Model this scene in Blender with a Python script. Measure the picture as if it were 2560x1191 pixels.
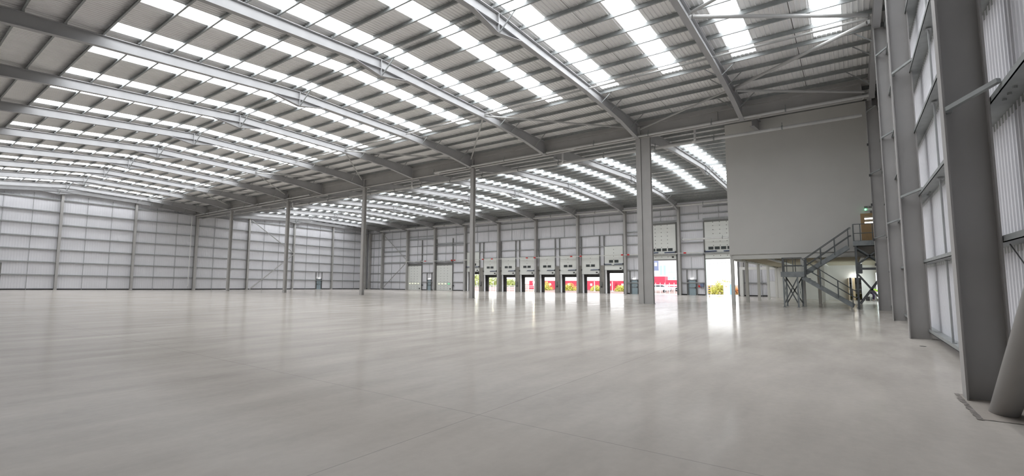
import bpy, bmesh, math, random
from mathutils import Vector, Matrix
random.seed(7)
scene = bpy.context.scene
for _o in list(bpy.data.objects):
    bpy.data.objects.remove(_o)
COL = scene.collection

# ------------------------------------------------------------------ camera
F_PX, YAW, PITCH, ROLL, CAM_H = 1183.82, 0.6214, 0.0905, 0.0024, 1.6
cd = bpy.data.cameras.new('camera')
cam = bpy.data.objects.new('camera', cd)
COL.objects.link(cam)
cd.sensor_fit = 'HORIZONTAL'
cd.sensor_width = 36.0
cd.lens = 36.0 * F_PX / 2560.0
cd.clip_start, cd.clip_end = 0.05, 1500
_f = Vector((math.cos(YAW) * math.cos(PITCH), math.sin(YAW) * math.cos(PITCH), math.sin(PITCH)))
_r = Vector((math.sin(YAW), -math.cos(YAW), 0.0))
_u = _r.cross(_f)
_r2 = _r * math.cos(ROLL) + _u * math.sin(ROLL)
_u2 = _u * math.cos(ROLL) - _r * math.sin(ROLL)
_m = Matrix((_r2, _u2, -_f)).transposed().to_4x4()
_m.translation = Vector((0, 0, CAM_H))
cam.matrix_world = _m
scene.camera = cam

# ------------------------------------------------------------------ world, exposure
ROOFLIGHT = 7.2
SKY = 3.7
w = bpy.data.worlds.new('sky')
scene.world = w
w.use_nodes = True
nt = w.node_tree
nt.nodes.clear()
n_out = nt.nodes.new('ShaderNodeOutputWorld')
n_bg = nt.nodes.new('ShaderNodeBackground')
n_tc = nt.nodes.new('ShaderNodeTexCoord')
n_sx = nt.nodes.new('ShaderNodeSeparateXYZ')
n_cr = nt.nodes.new('ShaderNodeValToRGB')
n_cr.color_ramp.elements[0].position = 0.0
n_cr.color_ramp.elements[0].color = (1.0, 1.0, 1.0, 1)
n_cr.color_ramp.elements[1].position = 0.7
n_cr.color_ramp.elements[1].color = (0.80, 0.87, 1.0, 1)
nt.links.new(n_tc.outputs['Generated'], n_sx.inputs[0])
nt.links.new(n_sx.outputs['Z'], n_cr.inputs[0])
nt.links.new(n_cr.outputs[0], n_bg.inputs[0])
n_bg.inputs[1].default_value = SKY
nt.links.new(n_bg.outputs[0], n_out.inputs[0])

vs = scene.view_settings
scene.display_settings.display_device = 'sRGB'
vs.view_transform = 'Standard'
vs.look = 'None'
vs.exposure = 0.0
vs.gamma = 1.0
vs.use_curve_mapping = False
cy = scene.cycles
cy.use_denoising = True
try:
    cy.denoiser = 'OPENIMAGEDENOISE'
except Exception:
    pass
cy.max_bounces = 7
cy.diffuse_bounces = 6
cy.glossy_bounces = 3
cy.transmission_bounces = 3
cy.transparent_max_bounces = 4
cy.sample_clamp_indirect = 6.0
cy.caustics_reflective = False
cy.caustics_refractive = False
cy.use_light_tree = True

# ------------------------------------------------------------------ materials
MATS = {}

def mat(name, col, rough=0.5, metal=0.0, noise=0.0, nscale=3.0, emit=0.0, ecol=None, stretch=None):
    m = bpy.data.materials.new(name)
    m.use_nodes = True
    t = m.node_tree
    b = t.nodes['Principled BSDF']
    b.inputs['Base Color'].default_value = (*col, 1)
    b.inputs['Roughness'].default_value = rough
    b.inputs['Metallic'].default_value = metal
    if noise > 0:
        tc = t.nodes.new('ShaderNodeTexCoord')
        nz = t.nodes.new('ShaderNodeTexNoise')
        nz.inputs['Scale'].default_value = nscale
        nz.inputs['Detail'].default_value = 4
        src = tc.outputs['Object']
        if stretch:
            mp = t.nodes.new('ShaderNodeMapping')
            mp.inputs['Scale'].default_value = stretch
            t.links.new(src, mp.inputs[0])
            src = mp.outputs[0]
        t.links.new(src, nz.inputs['Vector'])
        rp = t.nodes.new('ShaderNodeValToRGB')
        rp.color_ramp.elements[0].position = 0.3
        rp.color_ramp.elements[1].position = 0.7
        rp.color_ramp.elements[0].color = (*[c * (1 - noise) for c in col], 1)
        rp.color_ramp.elements[1].color = (*[min(1, c * (1 + noise)) for c in col], 1)
        t.links.new(nz.outputs['Fac'], rp.inputs[0])
        t.links.new(rp.outputs[0], b.inputs['Base Color'])
    if emit > 0:
        b.inputs['Emission Color'].default_value = (*(ecol or col), 1)
        b.inputs['Emission Strength'].default_value = emit
    MATS[name] = m
    return m

M_steel = mat('grey painted steel', (0.46, 0.452, 0.44), 0.45, 0.0, 0.05, 1.2)
M_rafter = mat('grey painted roof steel', (0.39, 0.39, 0.395), 0.5, 0.0, 0.04, 0.8)
M_brace = mat('grey painted brace', (0.33, 0.32, 0.31), 0.45, 0.0, 0.03, 2.0)
M_post = mat('grey painted end wall steel', (0.40, 0.39, 0.38), 0.5, 0.0, 0.05, 1.5)
M_galv = mat('galvanised steel', (0.30, 0.315, 0.312), 0.5, 0.05, 0.10, 4.0)
M_rail = mat('galvanised wall rail', (0.36, 0.37, 0.37), 0.45, 0.2, 0.08, 3.0)
M_pipe = mat('silver pipe', (0.66, 0.66, 0.65), 0.35, 0.25, 0.06, 2.0)
M_tube = mat('grey painted tube', (0.45, 0.45, 0.44), 0.4, 0.0, 0.03, 2.0)
M_roof = mat('white grey roof liner', (0.85, 0.845, 0.835), 0.5, 0.0, 0.03, 0.6)
M_wall = mat('white liner sheet', (0.82, 0.82, 0.855), 0.5, 0.0, 0.03, 0.5)
M_side = mat('unseen side wall darkened to dim floor', (0.16, 0.16, 0.165), 0.6)  # unseen wall, set dark to cut bounce light on floor and roof beside it
M_dark = mat('dark rubber', (0.025, 0.025, 0.027), 0.7)
M_curt = mat('black dock curtain', (0.10, 0.095, 0.09), 0.8, 0.0, 0.2, 2.0)
M_trim = mat('dark base gap', (0.03, 0.03, 0.03), 0.8)
M_office = mat('off white board', (0.66, 0.65, 0.62), 0.7, 0.0, 0.02, 0.7)
M_officein = mat('white plaster', (0.72, 0.72, 0.69), 0.7, 0.0, 0.02, 1.0)
M_cream = mat('cream painted steel', (0.66, 0.655, 0.62), 0.5, 0.0, 0.02, 1.0)
M_deck = mat('buff deck soffit', (0.56, 0.52, 0.42), 0.7, 0.0, 0.08, 1.5)
M_leaf = mat('off white door leaf', (0.83, 0.845, 0.81), 0.45, 0.0, 0.015, 1.0)
M_bolt = mat('dark bolt', (0.06, 0.06, 0.06), 0.5)
M_dglass = mat('dark door window', (0.07, 0.08, 0.08), 0.15)
M_dframe = mat('window surround', (0.20, 0.20, 0.19), 0.5)
M_blue = mat('blue spring tube', (0.05, 0.075, 0.16), 0.4)
M_red = mat('red isolator', (0.65, 0.03, 0.03), 0.4)
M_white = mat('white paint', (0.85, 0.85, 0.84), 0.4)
M_pdoor = mat('blue grey door', (0.34, 0.43, 0.47), 0.4, 0.0, 0.02, 2.0)
M_pframe = mat('dark grey frame', (0.14, 0.15, 0.16), 0.5)
M_conc = mat('precast concrete', (0.30, 0.285, 0.26), 0.85, 0.0, 0.10, 2.5)
M_timber = mat('oak veneer', (0.38, 0.25, 0.12), 0.5, 0.0, 0.10, 3.0, stretch=(1, 6, 1))
M_lamp = mat('lit lamp diffuser', (0.9, 0.9, 0.88), 0.4, emit=2.5, ecol=(1, 0.98, 0.93))
M_bright = mat('bright lamp diffuser', (0.9, 0.9, 0.88), 0.4, emit=9.0, ecol=(1, 0.98, 0.94))
M_lit = mat('lit corridor tube', (0.95, 0.92, 0.85), 0.4, emit=3.0, ecol=(1, 0.97, 0.9))
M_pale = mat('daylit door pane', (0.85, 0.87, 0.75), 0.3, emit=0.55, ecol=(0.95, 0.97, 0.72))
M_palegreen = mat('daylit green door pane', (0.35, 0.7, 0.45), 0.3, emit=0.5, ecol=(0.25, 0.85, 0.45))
M_green = mat('green lamp', (0.1, 0.8, 0.35), 0.4, emit=6.0, ecol=(0.15, 1.0, 0.4))
M_shade = mat('rooflight top', (0.8, 0.85, 0.9), 0.3)
M_stair = mat('galvanised stair steel', (0.13, 0.14, 0.143), 0.5, 0.2, 0.12, 5.0)
M_stair2 = mat('galvanised stair plate', (0.25, 0.27, 0.275), 0.5, 0.25, 0.18, 4.0)
M_hivis = mat('yellow green vest', (0.42, 0.75, 0.05), 0.7)
M_navy = mat('dark trousers', (0.035, 0.02, 0.05), 0.8)
M_shoe = mat('grey shoe', (0.30, 0.30, 0.33), 0.7)
M_skin = mat('skin', (0.55, 0.36, 0.27), 0.6)
M_hair = mat('dark hair', (0.04, 0.03, 0.02), 0.8)
M_glare = mat('glaring lamp', (1, 1, 0.9), 0.3, emit=260.0, ecol=(1.0, 0.93, 0.62))
# exterior
M_soil = mat('brown soil', (0.24, 0.155, 0.12), 0.9, 0.0, 0.2, 0.8)
M_apron = mat('pale concrete apron', (0.45, 0.44, 0.42), 0.85, 0.0, 0.05, 0.5)
M_redbox = mat('red painted container', (0.62, 0.045, 0.085), 0.5, 0.0, 0.06, 1.0)
M_bush = mat('yellow green leaves', (0.62, 0.60, 0.14), 0.8, 0.0, 0.45, 1.5)
M_treegreen = mat('green leaves', (0.50, 0.55, 0.22), 0.8, 0.0, 0.4, 1.0)
M_twig = mat('brown twigs', (0.16, 0.10, 0.05), 0.9)
M_pale_build = mat('pale cladding', (0.75, 0.77, 0.80), 0.5, 0.0, 0.02, 0.3)
M_sky_glass = mat('blue glass', (0.45, 0.62, 0.70), 0.15)
M_signblue = mat('slate blue sign', (0.18, 0.22, 0.34), 0.5)
M_toilet = mat('white plastic', (0.82, 0.82, 0.84), 0.4)
M_toiletblue = mat('blue plastic', (0.25, 0.55, 0.75), 0.4)
M_yellow = mat('yellow paint', (0.75, 0.50, 0.03), 0.5)
M_black = mat('black paint', (0.03, 0.03, 0.03), 0.5)
M_orange = mat('orange paint', (0.75, 0.30, 0.08), 0.5)

m = bpy.data.materials.new('translucent rooflight sheet')
m.use_nodes = True
b = m.node_tree.nodes['Principled BSDF']
b.inputs['Base Color'].default_value = (0.8, 0.85, 0.9, 1)
b.inputs['Roughness'].default_value = 0.4
b.inputs['Emission Color'].default_value = (0.95, 0.97, 1.0, 1)
b.inputs['Emission Strength'].default_value = ROOFLIGHT
M_rooflight = m

# roof liner: dark lap seam midway between rooflights
t = M_roof.node_tree
b = t.nodes['Principled BSDF']
tc = t.nodes.new('ShaderNodeTexCoord')
sx = t.nodes.new('ShaderNodeSeparateXYZ')
t.links.new(tc.outputs['Object'], sx.inputs[0])
ad = t.nodes.new('ShaderNodeMath'); ad.operation = 'ADD'; ad.inputs[1].default_value = 102.35
t.links.new(sx.outputs['Y'], ad.inputs[0])
mo = t.nodes.new('ShaderNodeMath'); mo.operation = 'MODULO'; mo.inputs[1].default_value = 4.0
t.links.new(ad.outputs[0], mo.inputs[0])
lt = t.nodes.new('ShaderNodeMath'); lt.operation = 'LESS_THAN'; lt.inputs[1].default_value = 0.03
t.links.new(mo.outputs[0], lt.inputs[0])
mx = t.nodes.new('ShaderNodeMix'); mx.data_type = 'RGBA'
old = b.inputs['Base Color'].links[0].from_socket
t.links.new(lt.outputs[0], mx.inputs[0])
t.links.new(old, mx.inputs[6])
mx.inputs[7].default_value = (0.10, 0.10, 0.10, 1)
t.links.new(mx.outputs[2], b.inputs['Base Color'])

FLOOR_OFF = (7, 3, 0)
def floor_material():
    m = bpy.data.materials.new('power floated concrete')
    m.use_nodes = True
    t = m.node_tree
    b = t.nodes['Principled BSDF']
    tc = t.nodes.new('ShaderNodeTexCoord')
    def noise(sc, det, stretch=(1, 1, 1), rot=0.0, off=(0, 0, 0)):
        mp = t.nodes.new('ShaderNodeMapping')
        mp.inputs['Scale'].default_value = stretch
        mp.inputs['Rotation'].default_value = (0, 0, rot)
        mp.inputs['Location'].default_value = off
        t.links.new(tc.outputs['Object'], mp.inputs[0])
        n = t.nodes.new('ShaderNodeTexNoise')
        n.inputs['Scale'].default_value = sc
        n.inputs['Detail'].default_value = det
        n.inputs['Roughness'].default_value = 0.6
        t.links.new(mp.outputs[0], n.inputs['Vector'])
        return n.outputs['Fac']
    def math2(op, a, bb):
        n = t.nodes.new('ShaderNodeMath'); n.operation = op
        for i, v in enumerate((a, bb)):
            if isinstance(v, (int, float)):
                n.inputs[i].default_value = v
            else:
                t.links.new(v, n.inputs[i])
        return n.outputs[0]
    big = noise(0.22, 6, (1, 1, 1), 0.0, FLOOR_OFF)
    mid = noise(0.9, 6, (0.35, 1.5, 1), 0.62)
    fine = noise(9.0, 4)
    mixf = math2('ADD', math2('MULTIPLY', big, 0.45), math2('ADD', math2('MULTIPLY', mid, 0.42), math2('MULTIPLY', fine, 0.13)))
    rp = t.nodes.new('ShaderNodeValToRGB')
    rp.color_ramp.elements[0].position = 0.33
    rp.color_ramp.elements[0].color = (0.40, 0.372, 0.338, 1)
    rp.color_ramp.elements[1].position = 0.67
    rp.color_ramp.elements[1].color = (0.585, 0.545, 0.498, 1)
    t.links.new(mixf, rp.inputs[0])
    # sawn joints
    sx = t.nodes.new('ShaderNodeSeparateXYZ')
    t.links.new(tc.outputs['Object'], sx.inputs[0])
    def joint(axis, off, step, wd):
        s = math2('MODULO', math2('ADD', sx.outputs[axis], 1000 * step - off + wd / 2), step)
        return math2('LESS_THAN', s, wd)
    j = math2('MAXIMUM', joint('X', 4.52, 8.5, 0.012), joint('Y', 3.72, 8.0, 0.012))
    mx = t.nodes.new('ShaderNodeMix'); mx.data_type = 'RGBA'
    t.links.new(math2('MULTIPLY', j, 0.4), mx.inputs[0])
    t.links.new(rp.outputs[0], mx.inputs[6])
    mx.inputs[7].default_value = (0.16, 0.15, 0.15, 1)
    t.links.new(mx.outputs[2], b.inputs['Base Color'])
    mr = t.nodes.new('ShaderNodeMapRange')
    mr.inputs[1].default_value = 0.3; mr.inputs[2].default_value = 0.7
    mr.inputs[3].default_value = 0.11; mr.inputs[4].default_value = 0.19
    t.links.new(mid, mr.inputs[0])
    t.links.new(mr.outputs[0], b.inputs['Roughness'])
    b.inputs['Specular IOR Level'].default_value = 0.01
    bp = t.nodes.new('ShaderNodeBump')
    bp.inputs['Strength'].default_value = 0.012
    bp.inputs['Distance'].default_value = 0.02
    t.links.new(noise(1.1, 3, (1, 1, 1)), bp.inputs['Height'])
    t.links.new(bp.outputs[0], b.inputs['Normal'])
    return m
M_floor = floor_material()

# ------------------------------------------------------------------ mesh helpers
class MB:
    def __init__(self):
        self.v = []; self.f = []; self.mi = []
    def add(self, vs, fs, mi=0):
        o = len(self.v)
        self.v += [tuple(p) for p in vs]
        self.f += [tuple(i + o for i in f) for f in fs]
        self.mi += [mi] * len(fs)
        return self
    def box(self, x0, x1, y0, y1, z0, z1, mi=0):
        if x0 > x1: x0, x1 = x1, x0
        if y0 > y1: y0, y1 = y1, y0
        if z0 > z1: z0, z1 = z1, z0
        vs = [(x0, y0, z0), (x1, y0, z0), (x1, y1, z0), (x0, y1, z0), (x0, y0, z1), (x1, y0, z1), (x1, y1, z1), (x0, y1, z1)]
        return self.add(vs, [(0, 3, 2, 1), (4, 5, 6, 7), (0, 1, 5, 4), (1, 2, 6, 5), (2, 3, 7, 6), (3, 0, 4, 7)], mi)
    def prism(self, prof, p, q, a, bdir, mi=0):
        """extrude the 2D outline prof (u along a, v along bdir) from p to q"""
        p, q, a, bdir = Vector(p), Vector(q), Vector(a).normalized(), Vector(bdir).normalized()
        n = len(prof)
        vs = [p + a * u + bdir * v for u, v in prof] + [q + a * u + bdir * v for u, v in prof]
        fs = [(i, (i + 1) % n, n + (i + 1) % n, n + i) for i in range(n)]
        if (q - p).dot(a.cross(bdir)) < 0:
            fs = [tuple(reversed(f)) for f in fs]
            fs += [tuple(range(n)), tuple(reversed(range(n, 2 * n)))]
        else:
            fs += [tuple(reversed(range(n))), tuple(range(n, 2 * n))]
        return self.add(vs, fs, mi)
    def bar(self, p, q, wd, ht, up=(0, 0, 1), mi=0):
        p, q = Vector(p), Vector(q)
        d = (q - p).normalized()
        a = d.cross(Vector(up))
        if a.length < 1e-4:
            a = d.cross(Vector((1, 0, 0)))
        a.normalize(); c = a.cross(d)
        return self.prism([(-wd / 2, -ht / 2), (wd / 2, -ht / 2), (wd / 2, ht / 2), (-wd / 2, ht / 2)], p, q, a, c, mi)
    def isec(self, p, q, dep, wid, depdir, tf=0.022, tw=0.014, mi=0):
        d = (Vector(q) - Vector(p)).normalized()
        a = Vector(depdir); a = (a - d * a.dot(d)).normalized()
        c = d.cross(a)
        h, b2, t2 = dep / 2, wid / 2, tw / 2
        pr = [(-h, -b2), (-h + tf, -b2), (-h + tf, -t2), (h - tf, -t2), (h - tf, -b2), (h, -b2), (h, b2), (h - tf, b2), (h - tf, t2), (-h + tf, t2), (-h + tf, b2), (-h, b2)]
        return self.prism(pr, p, q, a, c, mi)
    def tube(self, pts, r, n=10, mi=0):
        pts = [Vector(p) for p in pts]
        rings = []
        for i, p in enumerate(pts):
            d = (pts[min(i + 1, len(pts) - 1)] - pts[max(i - 1, 0)]).normalized()
            ref = Vector((0, 0, 1)) if abs(d.z) < 0.9 else Vector((1, 0, 0))
            a = d.cross(ref).normalized(); c = a.cross(d)
            rings.append([p + (a * math.cos(2 * math.pi * k / n) + c * math.sin(2 * math.pi * k / n)) * r for k in range(n)])
        vs = [v for rg in rings for v in rg]
        fs = []
        for i in range(len(rings) - 1):
            for k in range(n):
                k2 = (k + 1) % n
                fs.append((i * n + k, (i + 1) * n + k, (i + 1) * n + k2, i * n + k2))
        fs.append(tuple(range(n)))
        fs.append(tuple(reversed(range((len(rings) - 1) * n, len(rings) * n))))
        return self.add(vs, fs, mi)
    def lathe(self, c, prof, n=16, mi=0):
        vs = []; fs = []
        for r, z in prof:
            for k in range(n):
                an = 2 * math.pi * k / n
                vs.append((c[0] + r * math.cos(an), c[1] + r * math.sin(an), c[2] + z))
        for i in range(len(prof) - 1):
            for k in range(n):
                k2 = (k + 1) % n
                fs.append((i * n + k, i * n + k2, (i + 1) * n + k2, (i + 1) * n + k))
        fs.append(tuple(reversed(range(n)))); fs.append(tuple(range((len(prof) - 1) * n, len(prof) * n)))
        return self.add(vs, fs, mi)
    def build(self, name, mats, parent=None, smooth=False, loc=None):
        me = bpy.data.meshes.new(name)
        vs = self.v
        if loc is not None:
            vs = [(x - loc[0], y - loc[1], z - loc[2]) for x, y, z in vs]
        me.from_pydata(vs, [], self.f)
        if not isinstance(mats, (list, tuple)):
            mats = [mats]
        for mm in mats:
            me.materials.append(mm)
        me.polygons.foreach_set('material_index', self.mi)
        if smooth:
            me.polygons.foreach_set('use_smooth', [True] * len(me.polygons))
        me.update()
        o = bpy.data.objects.new(name, me)
        if loc is not None:
            o.location = loc
        COL.objects.link(o)
        if parent is not None:
            o.parent = parent
        return o

def tag(o, label, cat, group=None, kind='thing'):
    o['label'] = label
    o['category'] = cat
    if group: o['group'] = group
    if kind: o['kind'] = kind
    return o

def empty(name, loc, label, cat, group=None, kind='thing'):
    o = bpy.data.objects.new(name, None)
    o.empty_display_size = 0.3
    COL.objects.link(o)
    o.location = loc
    return tag(o, label, cat, group, kind)

def dup(root, loc, label, group=None, name=None):
    r = root.copy(); COL.objects.link(r); r.location = loc
    r['label'] = label
    if group: r['group'] = group
    for ch in list(root.children):
        c = ch.copy(); COL.objects.link(c); c.parent = r
        for g in list(ch.children):
            d = g.copy(); COL.objects.link(d); d.parent = c
    return r

ORD = ['zeroth', 'first', 'second', 'third', 'fourth', 'fifth', 'sixth', 'seventh', 'eighth', 'ninth', 'tenth', 'eleventh', 'twelfth',
       'thirteenth', 'fourteenth', 'fifteenth', 'sixteenth', 'seventeenth', 'eighteenth', 'nineteenth', 'twentieth', 'twenty-first',
       'twenty-second', 'twenty-third', 'twenty-fourth']

# ------------------------------------------------------------------ building dimensions
XV = 33.1          # near face of the middle column row
Y0 = -1.95         # near end wall liner
YF = 89.4          # far end wall liner
XW = 68.4          # dock wall liner
XL = -1.5          # unseen side wall
YA = [12.32 + 8 * k for k in range(10)]      # frames, near hall
YB = [11.70 + 8 * k for k in range(10)]      # frames, far hall
YA1, YB1 = 5.28, 4.8
DK = [19.62 + 8 * k for k in range(9)]       # dock wall columns

def lerp(pts, x):
    for (x0, z0), (x1, z1) in zip(pts, pts[1:]):
        if x <= x1:
            return z0 + (z1 - z0) * (x - x0) / (x1 - x0)
    return pts[-1][1]
PA = [(-1.6, 12.72), (16.0, 13.52), (33.4, 13.12)]
PB = [(33.4, 12.74), (50.5, 13.46), (68.6, 12.86)]
PG = [(-1.6, 0.0), (16.0, 0.0105), (25.0, 0.0066), (33.4, 0.003), (50.5, 0.0036), (68.6, 0.004)]
def zA(x, y=12.3):
    return lerp(PA, x) + (y - 12.3) * lerp(PG, x)
def zB(x, y=12.3):
    return lerp(PB, x) + (y - 12.3) * lerp(PG, x)
def fz(x, y):
    a = -0.30 * min(1.0, max(0.0, (x - 36) / 32.0))
    c = 0.30 * min(1.0, max(0.0, (34 - x) / 22.0)) * min(1.0, max(0.0, (y - 20) / 69.0))
    return a + c

# ------------------------------------------------------------------ floor
def build_floor():
    xs = [XL + (XW + 0.3 - XL) * i / 44 for i in range(45)]
    ys = [Y0 - 0.1 + (YF + 0.1 - Y0) * i / 56 for i in range(57)]
    mb = MB()
    vs = [(x, y, fz(x, y)) for y in ys for x in xs]
    n = len(xs)
    fs = [(j * n + i, j * n + i + 1, (j + 1) * n + i + 1, (j + 1) * n + i) for j in range(len(ys) - 1) for i in range(n - 1)]
    mb.add(vs, fs)
    # slab edge below
    mb.box(XL, XW + 0.3, Y0 - 0.1, YF, -1.0, -0.45)
    o = mb.build('floor', M_floor)
    return tag(o, 'smooth pale grey concrete floor with sawn joints across the whole hall', 'floor', kind='structure')
build_floor()

# ------------------------------------------------------------------ corrugated sheets
def rib_profile(a0, a1, pitch=0.25, dep=0.03):
    """(a, offset) along a wall, trapezoid ribs"""
    pts = []; a = a0; n = max(1, round((a1 - a0) / pitch)); p = (a1 - a0) / n
    for i in range(n):
        s = a0 + i * p
        pts += [(s, 0), (s + 0.66 * p, 0), (s + 0.74 * p, dep), (s + 0.92 * p, dep)]
    pts.append((a1, 0))
    return pts

def corr_wall(name, mapf, a0, a1, zb, zt, openings, pitch, dep, material, thick=0.06):
    """mapf(a, off, z) -> point; openings (a0, a1, z0, z1)"""
    mb = MB()
    pts = rib_profile(a0, a1, pitch, dep)
    brk = sorted({o[0] for o in openings} | {o[1] for o in openings})
    full = []
    for (p, q) in zip(pts, pts[1:]):
        cuts = [x for x in brk if p[0] + 1e-4 < x < q[0] - 1e-4]
        seq = [p] + [(x, p[1] + (q[1] - p[1]) * (x - p[0]) / (q[0] - p[0])) for x in cuts] + [q]
        full += list(zip(seq, seq[1:]))
    for p, q in full:
        mid = (p[0] + q[0]) / 2
        spans = [(zb(mid), None)]
        zs = [(o[2], o[3]) for o in openings if o[0] < mid < o[1]]
        rng = []
        lo = None
        cur = 'b'
        for z0, z1 in sorted(zs):
            rng.append((cur, z0)); cur = z1
        rng.append((cur, 't'))
        for s, e in rng:
            f = lambda v, a: zb(a) if v == 'b' else (zt(a) if v == 't' else v)
            z = [f(s, p[0]), f(s, q[0]), f(e, q[0]), f(e, p[0])]
            if z[2] - z[1] < 0.01: continue
            mb.add([mapf(p[0], p[1], z[0]), mapf(q[0], q[1], z[1]), mapf(q[0], q[1], z[2]), mapf(p[0], p[1], z[3])], [(0, 1, 2, 3)])
    return mb.build(name, material)

# door openings in the dock wall: (ymin, ymax, leaf bottom, leaf top)
DOCKS = []
for i, yl in enumerate((59.36, 55.24, 51.14, 47.13, 43.08, 39.08, 35.06, 31.12)):
    tall = i in (0, 7)
    DOCKS.append((yl - 3.0, yl, 3.30 if tall else 2.69, 6.98 if tall else 5.72, tall))
LEVEL_OPEN = [(20.18, 24.22), (12.28, 16.22)]
LEVEL_SHUT = [(71.65, 75.72), (63.12, 67.32)]
openings = [(a, b_, -0.6, c + 0.2) for a, b_, c, d, tl in DOCKS] + [(a, b_, -0.6, 4.9) for a, b_ in LEVEL_OPEN]
o = corr_wall('wall_dock', lambda a, off, z: (XW - off, a, z), Y0, YF, lambda a: -0.6, lambda a: 13.75, openings, 0.27, 0.012, M_wall)
tag(o, 'white ribbed liner wall behind the row of loading dock doors', 'wall', kind='structure')
o = corr_wall('wall_far', lambda a, off, z: (a, YF - off, z), XL, XW, lambda a: fz(a, YF) - 0.02, lambda a: (zA(a, YF) if a < 33.4 else zB(a, YF)) + 0.35, [], 0.27, 0.014, M_wall)
tag(o, 'white ribbed far end wall with horizontal rails, at the left', 'wall', kind='structure')
o = corr_wall('wall_near', lambda a, off, z: (a, Y0 + off, z), XL, XW, lambda a: fz(a, Y0) - 0.02, lambda a: (zA(a) if a < 33.4 else zB(a)) + 0.35, [], 0.17, 0.02, M_wall)
tag(o, 'white ribbed end wall beside the camera at the right edge', 'wall', kind='structure')
o = corr_wall('wall_side', lambda a, off, z: (XL + off, a, z), Y0, YF, lambda a: -0.02, lambda a: 13.75, [], 0.3, 0.03, M_side)
tag(o, 'unseen ribbed side wall behind the camera, darkened to dim the floor', 'wall', kind='structure')

# ------------------------------------------------------------------ roof sheet with rooflight slots
STRIP_A = sorted([0.36, 4.0, 7.72, 11.5] + [12.32 + 8 * k - 0.9 for k in range(1, 10)] + [12.32 + 8 * k + (3.1 if k < 2 else 2.72) for k in range(10)])
STRIP_B = sorted([y for k in range(-2, 10) for y in (11.7 + 8 * k - 0.7, 11.7 + 8 * k + 3.2) if -1.3 < y < 88.6])
STRIP_W = 1.12
SXA, SXB = (6.35, 26.45), (40.5, 62.0)
SHEET = 0.24

def build_ceiling():
    mb = MB()
    for (P, zf, sx, STRIP_Y, shift) in ((PA, zA, SXA, STRIP_A, 0.0), (PB, zB, SXB, STRIP_B, 0.0)):
        x0, xr, x1 = P[0][0], P[1][0], P[2][0]
        prof = rib_profile(Y0 - 0.2, YF + 0.2, 0.2, 0.035)
        brk = sorted([s + shift - STRIP_W / 2 for s in STRIP_Y] + [s + shift + STRIP_W / 2 for s in STRIP_Y])
        for (p, q) in zip(prof, prof[1:]):
            cuts = [y for y in brk if p[0] + 1e-4 < y < q[0] - 1e-4]
            seq = [p] + [(y, p[1] + (q[1] - p[1]) * (y - p[0]) / (q[0] - p[0])) for y in cuts] + [q]
            for a, c in zip(seq, seq[1:]):
                mid = (a[0] + c[0]) / 2
                ins = any(abs(mid - (s + shift)) < STRIP_W / 2 for s in STRIP_Y)
                xx = [x0, sx[0]] if ins else [x0, xr, x1]
                segs = [(x0, sx[0]), (sx[1], x1)] if ins else [(x0, xr), (xr, x1)]
                for xa, xb in segs:
                    S_ = SHEET + (0.06 if zf is zB else 0.0) + 0.035
                    mb.add([(xa, a[0], zf(xa, a[0]) + S_ - a[1]), (xb, a[0], zf(xb, a[0]) + S_ - a[1]), (xb, c[0], zf(xb, c[0]) + S_ - c[1]), (xa, c[0], zf(xa, c[0]) + S_ - c[1])], [(0, 3, 2, 1)])
    # outer skin so that the roof has real thickness around the slots
    o = mb.build('ceiling', M_roof)
    return tag(o, 'pale ribbed metal roof lining of both halls', 'ceiling', kind='structure')
build_ceiling()

def rooflights():
    n = 0
    for (P, zf, sx, STRIP_Y, shift, hall) in ((PA, zA, SXA, STRIP_A, 0.0, 'near hall'), (PB, zB, SXB, STRIP_B, 0.0, 'hall past the middle columns')):
        xr = P[1][0]
        for i, yc in enumerate(STRIP_Y):
            n += 1
            mb = MB()
            ya, yb = yc + shift - STRIP_W / 2, yc + shift + STRIP_W / 2
            for xa, xb in ((sx[0], xr), (xr, sx[1])):
                e_ = SHEET + (0.06 if zf is zB else 0.0) + 0.03
                z0, z1 = zf(xa, yc) + e_, zf(xb, yc) + e_
                vs = [(xa, ya, z0), (xb, ya, z1), (xb, yb, z1), (xa, yb, z0)]
                vs += [(x, y, z + 0.04) for x, y, z in vs]
                mb.add(vs, [(0, 3, 2, 1)], 0)
                mb.add(vs, [(4, 5, 6, 7), (0, 1, 5, 4), (1, 2, 6, 5), (2, 3, 7, 6), (3, 0, 4, 7)], 1)
            o = mb.build('window_%d' % n, [M_rooflight, M_shade])
            tag(o, 'bright rooflight strip, %s from the near end, %s' % (ORD[i + 1], hall), 'rooflight', 'rooflight strips', 'structure')
rooflights()

# valley gutter box closing the two roofs
mb = MB()
mb.box(33.0, 33.85, Y0, YF, 12.98, 13.04)
mb.box(33.0, 33.04, Y0, YF, 13.04, 13.5)
mb.box(33.81, 33.85, Y0, YF, 12.74, 13.5)
mb.box(33.0, 33.85, Y0, YF, 13.46, 13.5)
tag(mb.build('valley_gutter', M_steel), 'long grey valley gutter above the middle row of columns', 'gutter')
mb = MB()
mb.box(67.75, 68.5, Y0, YF, 12.75, 12.82)
mb.box(67.75, 67.79, Y0, YF, 12.82, 13.05)
tag(mb.build('eaves_gutter', M_galv), 'long grey eaves gutter along the top of the dock wall', 'gutter')

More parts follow.
